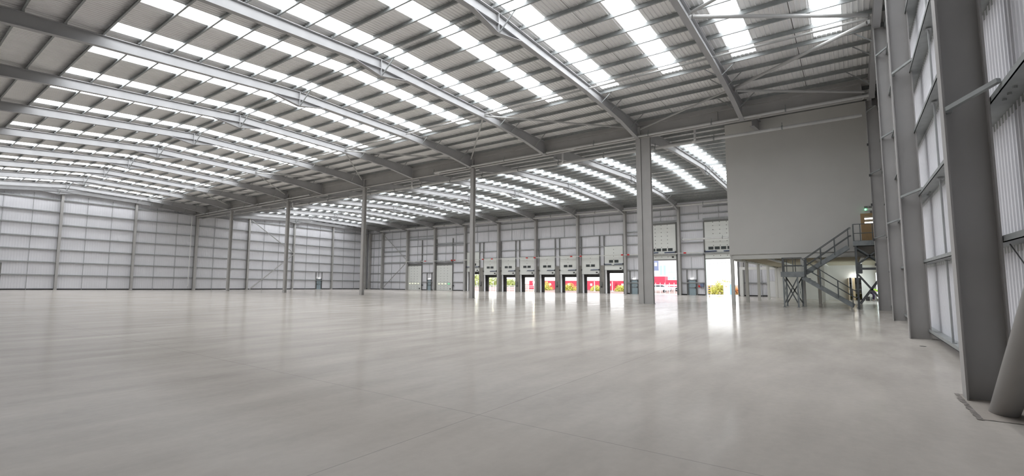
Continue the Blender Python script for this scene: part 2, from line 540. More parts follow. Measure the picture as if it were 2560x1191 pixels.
# base trims
def trim(n, x0, x1, y0, y1, z0, z1, lab):
    mb = MB(); mb.box(x0, x1, y0, y1, z0, z1)
    tag(mb.build('trim_%d' % n, M_trim), lab, 'trim', kind='structure')
mb = MB()
for i in range(17):
    xa, xb = XL + i * 4.1, XL + (i + 1) * 4.1
    za, zb_ = fz(xa, YF), fz(xb, YF)
    vs = [(xa, YF - 0.1, za - 0.1), (xb, YF - 0.1, zb_ - 0.1), (xb, YF, zb_ - 0.1), (xa, YF, za - 0.1)]
    vs += [(xa, YF - 0.1, za + 0.16), (xb, YF - 0.1, zb_ + 0.16), (xb, YF, zb_ + 0.16), (xa, YF, za + 0.16)]
    mb.add(vs, [(0, 3, 2, 1), (4, 5, 6, 7), (0, 1, 5, 4), (1, 2, 6, 5), (2, 3, 7, 6), (3, 0, 4, 7)])
tag(mb.build('trim_1', M_trim), 'dark gap strip along the foot of the far end wall', 'trim', kind='structure')
segs = [(YF, 75.8), (71.55, 70.05), (68.75, 67.4), (63.0, 59.5), (28.0, 27.1), (25.8, 24.4), (20.0, 18.75), (17.45, 16.35), (12.1, Y0)]
for i, (ya, yb) in enumerate(segs):
    trim(2 + i, XW - 0.1, XW, yb, ya, -0.32, -0.16, 'dark strip at the foot of the dock wall, %s from the far corner' % ORD[i + 1])

# ------------------------------------------------------------------ middle row columns
VLAB = ['tall grey steel column nearest the camera in the middle row, wide with a stepped face',
        'second tall grey steel column of the middle row, left of the bright dock doors',
        'third tall grey steel column of the middle row, near the hall centre',
        'fourth tall grey steel column of the middle row, in front of the far braced bay',
        'farthest tall grey steel column of the middle row, close to the far end wall']
for i in range(5):
    y = YA[2 * i]
    mb = MB()
    mb.isec((XV + 0.18, y, -0.02), (XV + 0.18, y, 12.95), 0.36, 0.36, (1, 0, 0), 0.03, 0.02)
    if i == 0:
        mb.isec((XV + 0.22, y - 0.52, -0.02), (XV + 0.22, y - 0.52, 12.95), 0.30, 0.66, (1, 0, 0), 0.03, 0.02)
    o = mb.build('steel_column', M_steel)
    tag(o, VLAB[i], 'column', 'columns of the middle row')
    pb = MB(); pb.box(XV - 0.02, XV + 0.40, y - (0.9 if i == 0 else 0.22), y + 0.22, -0.01, 0.025)
    pb.build('base_plate', M_steel, o)

# ------------------------------------------------------------------ valley beams between columns
for i in range(6):
    ya = YA[2 * i - 2] if i else -1.2
    yb = YA[2 * i] if i < 5 else 88.9
    mb = MB()
    mb.isec((XV + 0.1, ya + 0.2, 12.53), (XV + 0.1, yb - 0.2, 12.53), 0.92, 0.32, (0, 0, 1), 0.03, 0.02)
    yy = ya + 8
    if yy < yb - 1:
        mb.box(XV - 0.06, XV + 0.26, yy - 0.02, yy + 0.02, 12.1, 12.98)
    o = mb.build('valley_beam', M_steel)
    tag(o, 'deep grey valley beam on the middle column row, %s length from the near end wall' % ORD[i + 1], 'beam', 'valley beams')

# ------------------------------------------------------------------ rafters
def rafter_mesh(stations, width, tf, tw, cleats, cz):
    """stations (x, ztop, zbot) at y = 0"""
    mb = MB(); b2, t2 = width / 2, tw / 2
    n = len(stations)
    rings = []
    for x, zt, zb in stations:
        rings.append([(x, -b2, zt), (x, b2, zt), (x, b2, zt - tf), (x, t2, zt - tf), (x, t2, zb + tf), (x, b2, zb + tf), (x, b2, zb), (x, -b2, zb), (x, -b2, zb + tf), (x, -t2, zb + tf), (x, -t2, zt - tf), (x, -b2, zt - tf)])
    vs = [v for r in rings for v in r]
    fs = []
    for i in range(n - 1):
        for k in range(12):
            k2 = (k + 1) % 12
            fs.append((i * 12 + k, i * 12 + k2, (i + 1) * 12 + k2, (i + 1) * 12 + k))
    fs.append(tuple(reversed(range(12)))); fs.append(tuple(range((n - 1) * 12, n * 12)))
    mb.add(vs, fs)
    for x in cleats:
        z = cz(x)
        mb.box(x - 0.05, x + 0.05, -0.10, 0.10, z - 0.01, z + 0.14)
    return mb

PUR_A = [16.28, 17.78, 19.21, 20.69, 22.1, 23.56, 25.09, 26.66, 28.1, 29.66, 31.28, 32.72]
PUR_AL = [15.62, 14.35, 13.02, 11.66, 10.3, 8.95, 7.58, 6.21, 4.85, 3.5, 2.1, 0.75]
PUR_B = [50.8 + 1.5 * i for i in range(12)]
PUR_BL = [50.2 - 1.5 * i for i in range(12)]

def rafter(hall, Y, lab):
    if hall == 'A':
        xs = [-1.4, 1.5, 6, 16.0, 24.5, 27.5, 29.8, 31.5, 33.05]
        dep = [(-1.4, 1.1), (2, 0.66), (5, 0.58), (12, 0.53), (24.5, 0.5), (27.5, 0.6), (29.8, 0.72), (33.05, 1.12)]
        zf0 = zA; cl = PUR_A + PUR_AL; ap = 16.0
        fly = [26.66, 28.1, 31.28]
    else:
        xs = [33.45, 35, 37, 39.5, 42, 50.5, 60.5, 63.5, 65.6, 67.75]
        dep = [(33.45, 1.05), (37, 0.72), (39.5, 0.56), (60.5, 0.56), (63.5, 0.66), (65.6, 0.8), (67.75, 1.25)]
        zf0 = zB; cl = PUR_B + PUR_BL; ap = 50.5
        fly = [62.8, 65.8]
    zf = lambda x: zf0(x, Y)
    st = [(x, zf(x), zf(x) - lerp(dep, x)) for x in xs]
    root = rafter_mesh(st, 0.27, 0.028, 0.018, cl, zf).build('roof_beam', M_rafter)
    root.location = (0, Y, 0)
    tag(root, lab, 'beam', 'roof beams')
    da = lerp(dep, ap)
    zb = zf(ap) - da
    br = MB()
    e0, e1 = zf(ap - 1.75) - da, zf(ap + 1.75) - da
    br.add([(ap - 1.75, -0.01, e0), (ap, -0.01, zb - 0.42), (ap + 1.75, -0.01, e1), (ap, -0.01, zb),
            (ap - 1.75, 0.01, e0), (ap, 0.01, zb - 0.42), (ap + 1.75, 0.01, e1), (ap, 0.01, zb)],
           [(0, 1, 2, 3), (7, 6, 5, 4), (0, 4, 5, 1), (1, 5, 6, 2)])
    br.bar((ap - 1.75, 0, e0), (ap, 0, zb - 0.42), 0.26, 0.025)
    br.bar((ap, 0, zb - 0.42), (ap + 1.75, 0, e1), 0.26, 0.025)
    br.box(ap - 0.02, ap + 0.02, -0.13, 0.13, zb - 0.42, zf(ap))
    br.build('apex_bracket', M_rafter, root)
    for s in (-1, 1):
        rd = MB()
        rd.bar((ap + 0.05, s * 0.1, zb - 0.4), (ap + 0.3, s * 0.85, zf(ap) + 0.1), 0.05, 0.05)
        rd.build('fly_brace', M_galv, root)
    for x in fly:
        for s in (-1, 1):
            rd = MB()
            rd.bar((x, s * 0.12, zf(x) - lerp(dep, x) + 0.05), (x + 0.05, s * (0.2 + lerp(dep, x)), zf(x) + 0.05), 0.045, 0.045)
            rd.build('fly_brace', M_galv, root)
    return root

def put_rafters(hall, ys, txt):
    for i, y in enumerate(ys):
        rafter(hall, y, 'grey roof beam over the %s, %s from the near end' % (txt, ORD[i + 1]))
put_rafters('A', [-1.42, YA1] + YA + [88.6], 'near hall')
put_rafters('B', [-1.42, YB1] + YB + [88.6], 'hall past the middle columns')

# ------------------------------------------------------------------ purlins
def purlin(x, zf, lab, grp):
    mb = MB()
    h = 0.28 if zf is zB else 0.22
    pr = [(-0.035, 0), (0.035, 0), (0.035, 0.012), (-0.023, 0.012), (-0.023, h), (-0.035, h)]
    pr = [(-0.07, 0.02), (-0.07, 0), (0.006, 0), (0.006, h - 0.012), (0.07, h - 0.012), (0.07, h), (-0.006, h), (-0.006, 0.012), (-0.058, 0.012), (-0.058, 0.02)]
    mb.prism(pr, (x, Y0 + 0.05, zf(x, Y0) + 0.02), (x, YF - 0.05, zf(x, YF) + 0.02), (1, 0, 0), (0, 0, 1))
    tag(mb.build('purlin', M_galv), lab, 'purlin', grp)
for lst, zf, txt in ((PUR_A, zA, 'near hall ridge towards the middle columns'), (PUR_AL, zA, 'near hall ridge on the left slope'),
                     (PUR_BL, zB, 'second ridge back towards the middle columns'), (PUR_B, zB, 'second ridge towards the dock doors')):
    for i, x in enumerate(lst):
        purlin(x, zf, 'galvanised purlin, %s down from the %s' % (ORD[i + 1], txt), 'roof purlins')

# ------------------------------------------------------------------ tie tubes and diagonals
def strut(p, q, r, name, lab, cat, grp, material=None):
    p, q = Vector(p), Vector(q)
    d = (q - p).normalized()
    mb = MB()
    mb.tube([p + d * 0.12, q - d * 0.12], r, 10)
    mb.bar(p, p + d * 0.18, 0.012, r * 2.2)
    mb.bar(q - d * 0.18, q, 0.012, r * 2.2)
    return tag(mb.build(name, material or M_tube, smooth=False), lab, cat, grp)
ys = [-1.3, YA1] + YA + [88.7]
for i, (ya, yb) in enumerate(zip(ys, ys[1:])):
    x = 24.95 if i else 24.95
    strut((x, ya + 0.05, zA(x, ya) - 0.22), (x, yb - 0.05, zA(x, yb) - 0.22), 0.057, 'tie_tube', 'slim grey tie tube below the purlins, %s roof bay from the near end' % ORD[i + 1], 'tube', 'tie tubes')
dg = [((24.95, YA[1], 13.0), (32.4, YA[0] + 0.3, 12.75)), ((24.95, YA[1], 13.0), (32.6, YA[2] - 0.3, 12.7)),
      ((24.95, YA[3], 13.0), (32.4, YA[2] + 0.3, 12.75)), ((24.95, YA[3], 13.0), (32.6, YA[4] - 0.3, 12.7)),
      ((24.95, YA[5], 13.0), (32.4, YA[4] + 0.3, 12.75)), ((24.95, YA[5], 13.0), (32.6, YA[6] - 0.3, 12.7)),
      ((24.95, YA[7], 13.0), (32.4, YA[6] + 0.3, 12.75)), ((24.95, YA[7], 13.0), (32.6, YA[8] - 0.3, 12.7)),
      ((24.95, YA[9], 13.0), (32.4, YA[8] + 0.3, 12.75)),
      ((30.0, YA1, 13.15), (32.7, YA[0] - 0.3, 12.6))]
for i, (p, q) in enumerate(dg):
    p = (p[0], p[1], p[2] + (p[1] - 12.3) * lerp(PG, p[0])); q = (q[0], q[1], q[2] + (q[1] - 12.3) * lerp(PG, q[0]))
    if i < 9:
        lab = 'grey diagonal roof tube %s the %s middle row column' % ('up left from' if i % 2 == 0 else 'down right to', ORD[(i + 1) // 2 + 1])
    else:
        lab = 'short grey diagonal roof tube right of the nearest middle column'
    strut(p, q, 0.06, 'diagonal_tube', lab, 'tube', 'diagonal roof tubes')
gn = Vector((25.0, -1.2, 13.05))
for p, q, r, lab in (((20.35, YA1 - 0.12, 13.02), gn + Vector((-0.1, 0, 0.05)), 0.085, 'thick horizontal looking grey tube between end wall post and roof beam, top right'),
                     ((30.0, YA1 - 0.12, 13.12), gn + Vector((0.15, 0, -0.1)), 0.085, 'thick grey tube slanting down from the end wall post to the roof beam'),
                     ((30.1, YA1 - 0.12, 13.0), (32.7, -1.2, 12.3), 0.075, 'grey tube just under the purlins from roof beam to the valley end'),
                     ((20.25, YA1 - 0.12, 13.1), (17.75, -1.15, 13.2), 0.075, 'grey tube slanting up off the top edge from the nearest roof beam')):
    strut(p, q, r, 'bracing_tube', lab, 'tube', 'bracing tubes by the near end wall')

# ------------------------------------------------------------------ drainage pipes
def run_pipe(x, ya, yb, za, zb, r, lab, tails, end_hook=None):
    n = max(2, int(abs(yb - ya) / 4))
    root = tag(MB().tube([(x, ya + (yb - ya) * i / n, za + (zb - za) * i / n) for i in range(n + 1)], r, 12).build('drain_pipe', M_pipe), lab, 'pipe', 'drain pipes')
    for k in range(n + 1):
        y = ya + (yb - ya) * k / n; z = za + (zb - za) * k / n
        c = MB().tube([(x, y - 0.04, z), (x, y + 0.04, z)], r * 1.35, 12)
        c.box(x - 0.015, x + 0.015, y - 0.02, y + 0.02, z + r, z + 0.35)
        if 0.5 < y < 88:
            c.build('pipe_clip', M_galv, root)
    for y in tails:
        tpts = [(x, y, za), (x + 0.05, y - 0.25, za), (x + (0.45 if x < 33.4 else -0.35), y - 0.55, za + 0.02), (x + (0.5 if x < 33.4 else -0.4), y - 0.6, za + 0.12), (x + (0.5 if x < 33.4 else -0.4), y - 0.6, 12.95)]
        MB().tube(tpts, r * 0.75, 10).build('tail_pipe', M_pipe, root)
    return root
run_pipe(32.85, -1.5, 33.0, 12.12, 12.2, 0.085, 'silver drain pipe on the near side of the valley, from end wall to hooked end', [4.6, 18.0, 32.9])
run_pipe(32.85, 54.6, 88.5, 12.3, 12.36, 0.075, 'silver drain pipe on the near side of the valley, beside the farthest columns', [55.0, 71.0])
run_pipe(33.95, -0.95, 60.5, 11.36, 11.52, 0.11, 'lower silver drain pipe on the far side of the middle columns', [9.0, 19.5, 37.5, 60.4])
run_pipe(33.95, 61.5, 88.5, 11.6, 11.9, 0.06, 'thin silver drain pipe on the far side of the farthest middle columns', [])
run_pipe(67.2, 8.0, 84.5, 12.18, 12.40, 0.14, 'long pale pipe high along the dock wall', [])
run_pipe(67.3, 8.5, 19.0, 7.4, 7.4, 0.12, 'short silver duct crossing the large open door beside the office', [])
dpm = MB().tube([(32.6, 88.9, 12.2), (32.6, 88.9, 0.75), (32.5, 88.7, 0.55)], 0.06, 10)
for z in (2.0, 5.0, 8.0, 11.0):
    dpm.box(32.57, 32.63, 88.9, YF - 0.05, z, z + 0.06)
dp = dpm.build('down_pipe', M_white)
tag(dp, 'thin white vertical pipe on the far end wall, left of its third post', 'pipe')

# ------------------------------------------------------------------ near end wall posts and rails
GP = [(9.08, -1.18, 0.48, 13.0, 'massive dark grey steel post nearest the camera at the right edge'),
      (17.72, -1.24, 0.48, 13.3, 'grey steel post of the near end wall, second from the camera'),
      (25.45, -1.30, 0.46, 13.15, 'grey steel post of the near end wall, third from the camera, below the bracing tubes'),
      (33.75, -1.13, 0.58, 12.3, 'grey steel post beside the office stairs at the end of the middle row')]
for i, (x, y, d, zt, lab) in enumerate(GP):
    zt = zA(x, -1.4) - 0.52 if i < 3 else 12.1
    mb = MB()
    mb.isec((x, y - d / 2, -0.02), (x, y - d / 2, zt), d, 0.30, (0, 1, 0), 0.024, 0.016)
    o = mb.build('end_wall_post', M_post)
    tag(o, lab, 'post', 'near end wall posts')
    for z in (4.05, 7.75, 11.4):
        if z > zt: continue
        br = MB()
        br.bar((x - 0.12, y - 0.03, z), (x - 0.72, y - 0.47, z + 0.12), 0.06, 0.06)
        br.box(x - 0.16, x - 0.06, y - 0.09, y - 0.02, z - 0.05, z + 0.05)
        br.build('fly_brace', M_galv, o)
        pl = MB()
        pl.box(x - 0.9, x + 0.3, y - d - 0.27, y - d - 0.02, z + 0.02, z + 0.03)
        for bx in (-0.75, -0.5, -0.25):
            pl.tube([(x + bx, y - d - 0.12, z - 0.03), (x + bx, y - d - 0.12, z + 0.03)], 0.022, 6)
        pl.build('cleat', M_galv, o)
    if i == 3:
        for z in (2.5, 3.9, 5.9, 7.6, 9.4):
            cb = MB(); cb.box(x - 0.18, x - 0.14, y - 0.02, y + 0.05, z, z + 0.14)
            cb.build('clip', M_bolt, o)

def near_rail(k, z, h=0.09):
    mb = MB()
    ya, yb = -1.67, Y0 + 0.0
    pr = [(0, 0), (-(ya - yb), 0), (-(ya - yb), -h), (-(ya - yb) + 0.01, -h), (-(ya - yb) + 0.01, 0.012), (-0.0, 0.012)]
    # channel: web flat, one lip up on the room side
    x0, x1 = XL + 0.1, 36.5
    mb.box(x0, x1, yb, ya, z, z + 0.012)
    mb.box(x0, x1, ya - 0.012, ya, z, z + h)
    mb.box(x0, x1, yb, yb + 0.012, z - h, z)
    tag(mb.build('wall_rail', M_galv), 'galvanised rail of the near end wall, %s up from the floor' % ORD[k + 1], 'rail', 'near end wall rails')
NR = [0.2, 2.13, 4.05, 5.9, 7.72, 9.55, 11.4, 12.6]
for k, z in enumerate(NR):
    near_rail(k, z)
for i, (xx, tx) in enumerate(((14.75, 'between the two posts nearest the camera, farther one'), (11.95, 'between the two posts nearest the camera, nearer one'), (20.3, 'just beyond the second post from the camera'), (22.9, 'just before the third post from the camera'), (28.2, 'just beyond the third post from the camera'), (31.0, 'just before the office stairs'))):
    root = empty('sag_rod', (xx, -1.8, 0), 'thin vertical wall ties %s' % tx, 'tie rod', 'near end wall ties')
    for za, zb in zip(NR, NR[1:]):
        mb = MB()
        mb.tube([(0, 0, za + 0.02), (0, 0, zb - 0.02)], 0.022, 8)
        mb.box(-0.09, 0.09, -0.05, 0.05, zb - 0.05, zb - 0.035)
        mb.box(-0.09, 0.09, -0.05, 0.05, za + 0.015, za + 0.03)
        mb.build('tie_tube', M_rail, root)

# big bracing tube at the right edge
mb = MB()
a, b_ = Vector((8.36, -1.43, 0.0)), Vector((0.6, -1.43, 6.0))
d = (b_ - a).normalized()
mb.tube([a - d * 0.05, b_], 0.135, 64)
tag(mb.build('wall_brace', M_brace, smooth=True), 'thick round grey bracing tube leaning from the floor at the right edge', 'brace')
mb = MB(); mb.tube([(8.9, -1.72, 2.1), (5.5, -1.72, 0.4)], 0.008, 6)
tag(mb.build('wire_stay', M_bolt), 'thin dark wire stay on the wall behind the leaning tube', 'wire')

# floor pocket round the nearest post
mb = MB(); mb.box(7.84, 9.36, -1.93, -1.16, -0.02, 0.004)
M_pocket = mat('pinkish concrete infill', (0.40, 0.36, 0.32), 0.75, 0.0, 0.08, 3.0)
tag(mb.build('concrete_pocket', M_pocket), 'square concrete infill round the foot of the nearest post', 'floor patch', kind='structure')
mb = MB()
random.seed(3)
n = 22
top = []; bot = []
for i in range(n + 1):
    x = 7.78 + 1.62 * i / n
    top.append((x, -1.16 + random.uniform(-0.006, 0.004), 0.006)); bot.append((x, -1.10 + random.uniform(-0.02, 0.012), 0.006))
vs = bot + top
mb.add(vs, [(i, i + 1, n + 2 + i, n + 1 + i) for i in range(n)])
mb.box(7.81, 7.835, -1.95, -1.14, -0.01, 0.005)
mb.box(9.36, 9.375, -1.95, -1.12, -0.01, 0.005)
M_joint = mat('rough mortar joint', (0.22, 0.20, 0.185), 0.9, 0.0, 0.4, 18.0)
tag(mb.build('trim_20', M_joint), 'rough mortar joint round the concrete infill by the nearest post', 'joint', kind='structure')
mb = MB().lathe((15.72, -1.35, 0), [(0.001, 0.004), (0.065, 0.004), (0.07, 0.001)], 20)
tag(mb.build('drain_cover', M_trim), 'small dark round drain cover set in the floor near the end wall', 'drain cover')

# ------------------------------------------------------------------ far end wall posts, rails, ties
FX = [8.2, 16.62, 25.05, 33.5, 42.0, 50.6, 59.2, 67.7]
FL = ['slim grey post of the far end wall at the left picture edge', 'slim grey post of the far end wall, first complete one from the left',
      'slim grey post of the far end wall, second complete one from the left', 'slim grey post of the far end wall on the line of the middle columns',
      'slim grey post of the far end wall at the left foot of the bracing', 'slim grey post of the far end wall at the right point of the bracing',
      'slim grey post of the far end wall right of the blue grey door', 'slim grey post at the far corner with the dock wall']
for x, lab in zip(FX, FL):
    zt = (zA(x, YF) if x < 33.4 else zB(x, YF)) - 0.45
    mb = MB(); y = YF - 0.55
    mb.isec((x, y + 0.2, fz(x, YF) - 0.05), (x, y + 0.2, zt), 0.42, 0.30 if x != 33.5 else 0.4, (0, 1, 0), 0.02, 0.014)
    tag(mb.build('end_wall_post', M_steel), lab, 'post', 'far end wall posts')
def fo(x):
    return 0.22 - 0.0148 * (x - 25.0)
for k in range(7):
    mb = MB()
    z = 1.9 + 1.742 * k
    for xa, xb in ((XL, 33.5), (33.5, 68.0)):
        mb.bar((xa, YF - 0.16, z + fo(xa)), (xb, YF - 0.16, z + fo(xb)), 0.24, 0.14)
    tag(mb.build('wall_rail', M_rail), 'grey horizontal rail across the far end wall, %s up from the floor' % ORD[k + 1], 'rail', 'far end wall rails')
cnt = 0
bays = list(zip([-0.3] + FX, FX))
for bi, (xa, xb) in enumerate(bays):
    for j in (1, 2):
        x = xa + (xb - xa) * j / 3
        if x < 9: continue
        cnt += 1
        zt = (zA(x, YF) if x < 33.4 else zB(x, YF)) - 0.7
        mb = MB(); mb.bar((x, YF - 0.1, fz(x, YF)), (x, YF - 0.1, zt), 0.045, 0.045, (0, 1, 0))
        tag(mb.build('sag_rod', M_rail), 'thin vertical tie on the far end wall, %s from the left' % ORD[cnt], 'tie rod', 'far end wall ties')
for p, q, lab in (((42.25, YF - 0.6, 12.55), (50.4, YF - 0.6, 7.0), 'upper grey diagonal brace on the far end wall'),
                  ((50.4, YF - 0.6, 6.6), (42.4, YF - 0.6, -0.05), 'lower grey diagonal brace on the far end wall')):
    strut(p, q, 0.085, 'wall_brace', lab, 'brace', 'far end wall braces')

# ------------------------------------------------------------------ dock wall columns
ycols = [4.7, 11.62] + DK + [88.0]
for i, y in enumerate(reversed(ycols)):
    mb = MB(); z0 = -0.35
    mb.isec((XW - 0.4, y, z0), (XW - 0.4, y, 12.2), 0.66, 0.32, (1, 0, 0), 0.03, 0.02)
    tag(mb.build('wall_column', M_steel), 'grey steel column on the dock wall, %s from the far corner' % ORD[i + 1], 'column', 'dock wall columns')
# rails per bay
def bay_rails(ya, yb, zs, desc, wide=()):
    for i, z in enumerate(sorted(zs)):
        h = 0.28 if z in wide else 0.12
        mb = MB()
        mb.box(XW - 0.22, XW - 0.03, ya, yb, z - h / 2, z + h / 2)
        tag(mb.build('wall_rail', M_rail), 'grey rail, %s up, in %s' % (ORD[i + 1], desc), 'rail', 'dock wall rails')
def ties(ya, yb, z0, z1, desc, fr=(1 / 3, 2 / 3)):
    for j, f in enumerate(fr):
        y = ya + (yb - ya) * f
        mb = MB(); mb.bar((XW - 0.08, y, z0), (XW - 0.08, y, z1), 0.045, 0.045, (1, 0, 0))
        tag(mb.build('sag_rod', M_rail), 'thin vertical tie, %s, in %s' % (ORD[j + 1], desc), 'tie rod', 'dock wall ties')
c = DK
D9 = 'the dock bay next to the far corner'
D8n = 'the braced dock bay'
bay_rails(c[8] + 0.2, 88.8, [1.35, 3.2, 5.05, 6.9, 8.8, 10.5, 12.0], D9); ties(c[8], 88.8, -0.3, 12.2, D9)
bay_rails(c[7] + 0.2, c[8] - 0.2, [1.35, 3.2, 5.4, 6.9, 7.85, 8.8, 10.5, 12.0], D8n, (5.4, 7.85)); ties(c[7], c[8], -0.3, 12.2, D8n)
DL1 = 'the bay above the farther shut white door'
bay_rails(c[6] + 0.2, c[7] - 0.2, [7.0, 8.7, 10.1, 10.65, 11.95], DL1, (10.1,)); ties(c[6], c[7], 5.3, 12.2, DL1)
DL1b = 'the panel round the door between shut doors'
bay_rails(c[6] + 0.2, 71.4, [1.35, 3.25, 5.1], DL1b, (5.1,))
DL2 = 'the bay above the shut white door with a green pane'
bay_rails(c[5] + 0.2, c[6] - 0.2, [7.0, 8.5, 8.9, 10.5, 11.95], DL2, (8.9,)); ties(c[5], c[6], 5.3, 12.2, DL2)
DL2b = 'the narrow wall panel right of the green pane door'
bay_rails(c[5] + 0.2, 62.9, [1.35, 3.25, 5.1], DL2b, (5.1,))
for q in range(4):
    dsc = 'the bay over the %s pair of open docks' % ORD[q + 1]
    bay_rails(c[4 - q] + 0.2, c[5 - q] - 0.2, [7.0, 8.75, 10.72, 11.8], dsc); ties(c[4 - q], c[5 - q], 8.8, 12.0, dsc)
DP1 = 'the panel round the door behind the nearest column'
bay_rails(24.5, c[1] - 0.2, [1.35, 3.25, 5.35, 7.1, 8.45, 8.95, 10.4, 11.8], DP1, (5.35,))
DP2 = 'the panel round the door left of the office'
bay_rails(16.5, c[0] - 0.2, [1.4, 3.35, 5.3, 7.0, 8.75, 9.9, 11.0], DP2, (5.3,))
DO1 = 'the wall strip above the two large open doors'
bay_rails(c[0] + 0.2, 24.4, [10.15, 10.95, 11.9], DO1, (10.15,)); ties(c[0], c[1], 10.2, 12.1, DO1)
bay_rails(11.9, 16.4, [10.15, 10.95, 11.9], 'the wall strip beside the office top corner', (10.15,)); ties(11.7, c[0], 10.2, 12.1, 'the wall strip beside the office top corner')
bay_rails(Y0, 11.5, [1.4], 'the wall seen beneath the office'); ties(Y0, 11.5, -0.3, 4.0, 'the wall seen beneath the office', (0.35, 0.7, 0.85))
for p, q, lab in (((XW - 0.75, c[8] - 0.2, 11.9), (XW - 0.75, c[7] + 0.2, 6.1), 'upper grey diagonal brace on the dock wall near the far corner'),
                  ((XW - 0.75, c[7] + 0.2, 5.2), (XW - 0.75, c[8] - 0.3, -0.25), 'lower grey diagonal brace on the dock wall near the far corner')):
    strut(p, q, 0.085, 'wall_brace', lab, 'brace', 'dock wall braces')

# ------------------------------------------------------------------ sectional doors
XD = XW - 0.14
def leaf_mesh(ya, yb, z0, z1, sections, bolts):
    mb = MB()
    hh = (z1 - z0) / sections
    for s in range(sections):
        mb.box(XD - 0.05, XD + 0.03, ya, yb, z0 + s * hh + 0.006, z0 + (s + 1) * hh - 0.006, 0)
    mb.box(XD - 0.03, XD + 0.02, ya + 0.01, yb - 0.01, z0, z1, 0)
    for bx, bz in bolts:
        mb.box(XD - 0.075, XD - 0.05, bx - 0.045, bx + 0.045, bz - 0.04, bz + 0.04, 1)
    return mb
door_no = 0
def new_door(y, lab, cat):
    global door_no
    door_no += 1
    return empty('door_%d' % door_no, (XW, y, 0), lab, cat, None, 'structure')
def kid(mb, name, mats, root, smooth=False):
    l = root.location
    mb.v = [(x - l[0], y - l[1], z - l[2]) for x, y, z in mb.v]
    return mb.build(name, mats, root, smooth)

def window_part(root, ya, yb, z0, z1, pane):
    f = kid(MB().box(XD - 0.075, XD - 0.045, ya, yb, z0, z1), 'window_frame', M_dframe, root)
    g = MB().box(XD - 0.085, XD - 0.076, ya + 0.05, yb - 0.05, z0 + 0.05, z1 - 0.05)
    l = root.location
    g.v = [(x - l[0], y - l[1], z - l[2]) for x, y, z in g.v]
    g.build('pane', pane, f)

for i, (ya, yb, z0, z1, tall) in enumerate(DOCKS):
    yc = (ya + yb) / 2
    lab = 'white raised dock door, %s from the left of the eight open ones%s' % (ORD[i + 1], ', lifted higher' if tall else '')
    r = new_door(yc, lab, 'dock door')
    bolts = [(yc, z0 + (z1 - z0) * q) for q in ((0.2, 0.42, 0.63, 0.84) if not tall else (0.18, 0.44, 0.58, 0.72, 0.86))]
    kid(leaf_mesh(ya, yb, z0, z1, 6 if tall else 5, bolts), 'leaf', [M_leaf, M_bolt], r)
    wz = (4.42, 4.86) if tall else (3.84, 4.24)
    window_part(r, yc + 0.10, yc + 0.78, wz[0], wz[1], M_dglass)
    window_part(r, yc - 0.78, yc - 0.10, wz[0], wz[1], M_dglass)
    zs = 4.22 if tall else 3.38
    kid(MB().tube([(XD - 0.14, ya + 0.05, zs), (XD - 0.14, yc - 0.1, zs - 0.02)], 0.06, 10), 'spring', M_blue, r)
    if tall:
        kid(MB().tube([(XD - 0.14, yb - 0.05, zs), (XD - 0.14, yc + 0.35, zs - 0.02)], 0.06, 10), 'spring', M_blue, r)
        kid(MB().bar((XD - 0.12, ya - 0.1, zs - 0.2), (XD - 0.12, yb + 0.1, zs - 0.2), 0.04, 0.05), 'shaft', M_galv, r)
    for yy in (ya - 0.02, yb + 0.02):
        kid(MB().tube([(XD - 0.14, yy - 0.05, zs), (XD - 0.14, yy + 0.05, zs)], 0.13, 14), 'cable_drum', M_bolt, r)
    kid(MB().box(XD - 0.12, XD - 0.05, ya + 0.28, ya + 0.54, z0 + 0.17, z0 + 0.37), 'bottom_lock', M_bolt, r)
    kid(MB().box(XD - 0.10, XD - 0.05, ya + 0.05, ya + 0.14, z0 + 0.02, z0 + 0.15), 'roller', M_bolt, r)
    for yy in (ya - 0.07, yb + 0.07):
        kid(MB().box(XD - 0.07, XD + 0.06, yy - 0.05, yy + 0.05, -0.32, z1 + 0.2), 'track', M_dframe, r)
    kid(MB().box(XD - 0.02, XD + 0.08, ya - 0.1, yb + 0.1, z1, z1 + 0.08), 'top_bar', M_dframe, r)
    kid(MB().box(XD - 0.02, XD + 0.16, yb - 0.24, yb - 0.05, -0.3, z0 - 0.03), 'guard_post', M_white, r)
    for yy in (ya - 0.09, yb + 0.09):
        kid(MB().box(XD - 0.10, XD + 0.05, yy - 0.07, yy + 0.07, z1 + 0.15, 8.7), 'trimmer', M_dframe, r)
    # dock shelter outside
    s = empty('dock_shelter', (69.4, yc, 0), 'black dock shelter curtain round the %s open dock door' % ORD[i + 1], 'dock shelter', 'dock shelters')
    kid(MB().box(69.35, 69.42, yb - 0.30, yb + 0.5, -0.9, z0 + 1.0), 'side_curtain', M_curt, s)
    kid(MB().box(69.35, 69.42, ya - 0.5, ya + 0.25, -0.9, z0 + 1.0), 'side_curtain', M_curt, s)
    kid(MB().box(69.33, 69.36, ya - 0.5, yb + 0.5, z0 - 0.47, z0 + 1.0), 'head_curtain', M_curt, s)
    kid(MB().box(68.45, 69.42, yb + 0.45, yb + 0.52, -0.9, z0 + 1.0), 'side_frame', M_curt, s)
    kid(MB().box(68.45, 69.42, ya - 0.52, ya - 0.45, -0.9, z0 + 1.0), 'side_frame', M_curt, s)
    kid(MB().box(68.45, 69.42, ya - 0.5, yb + 0.5, z0 + 0.95, z0 + 1.0), 'roof_frame', M_curt, s)

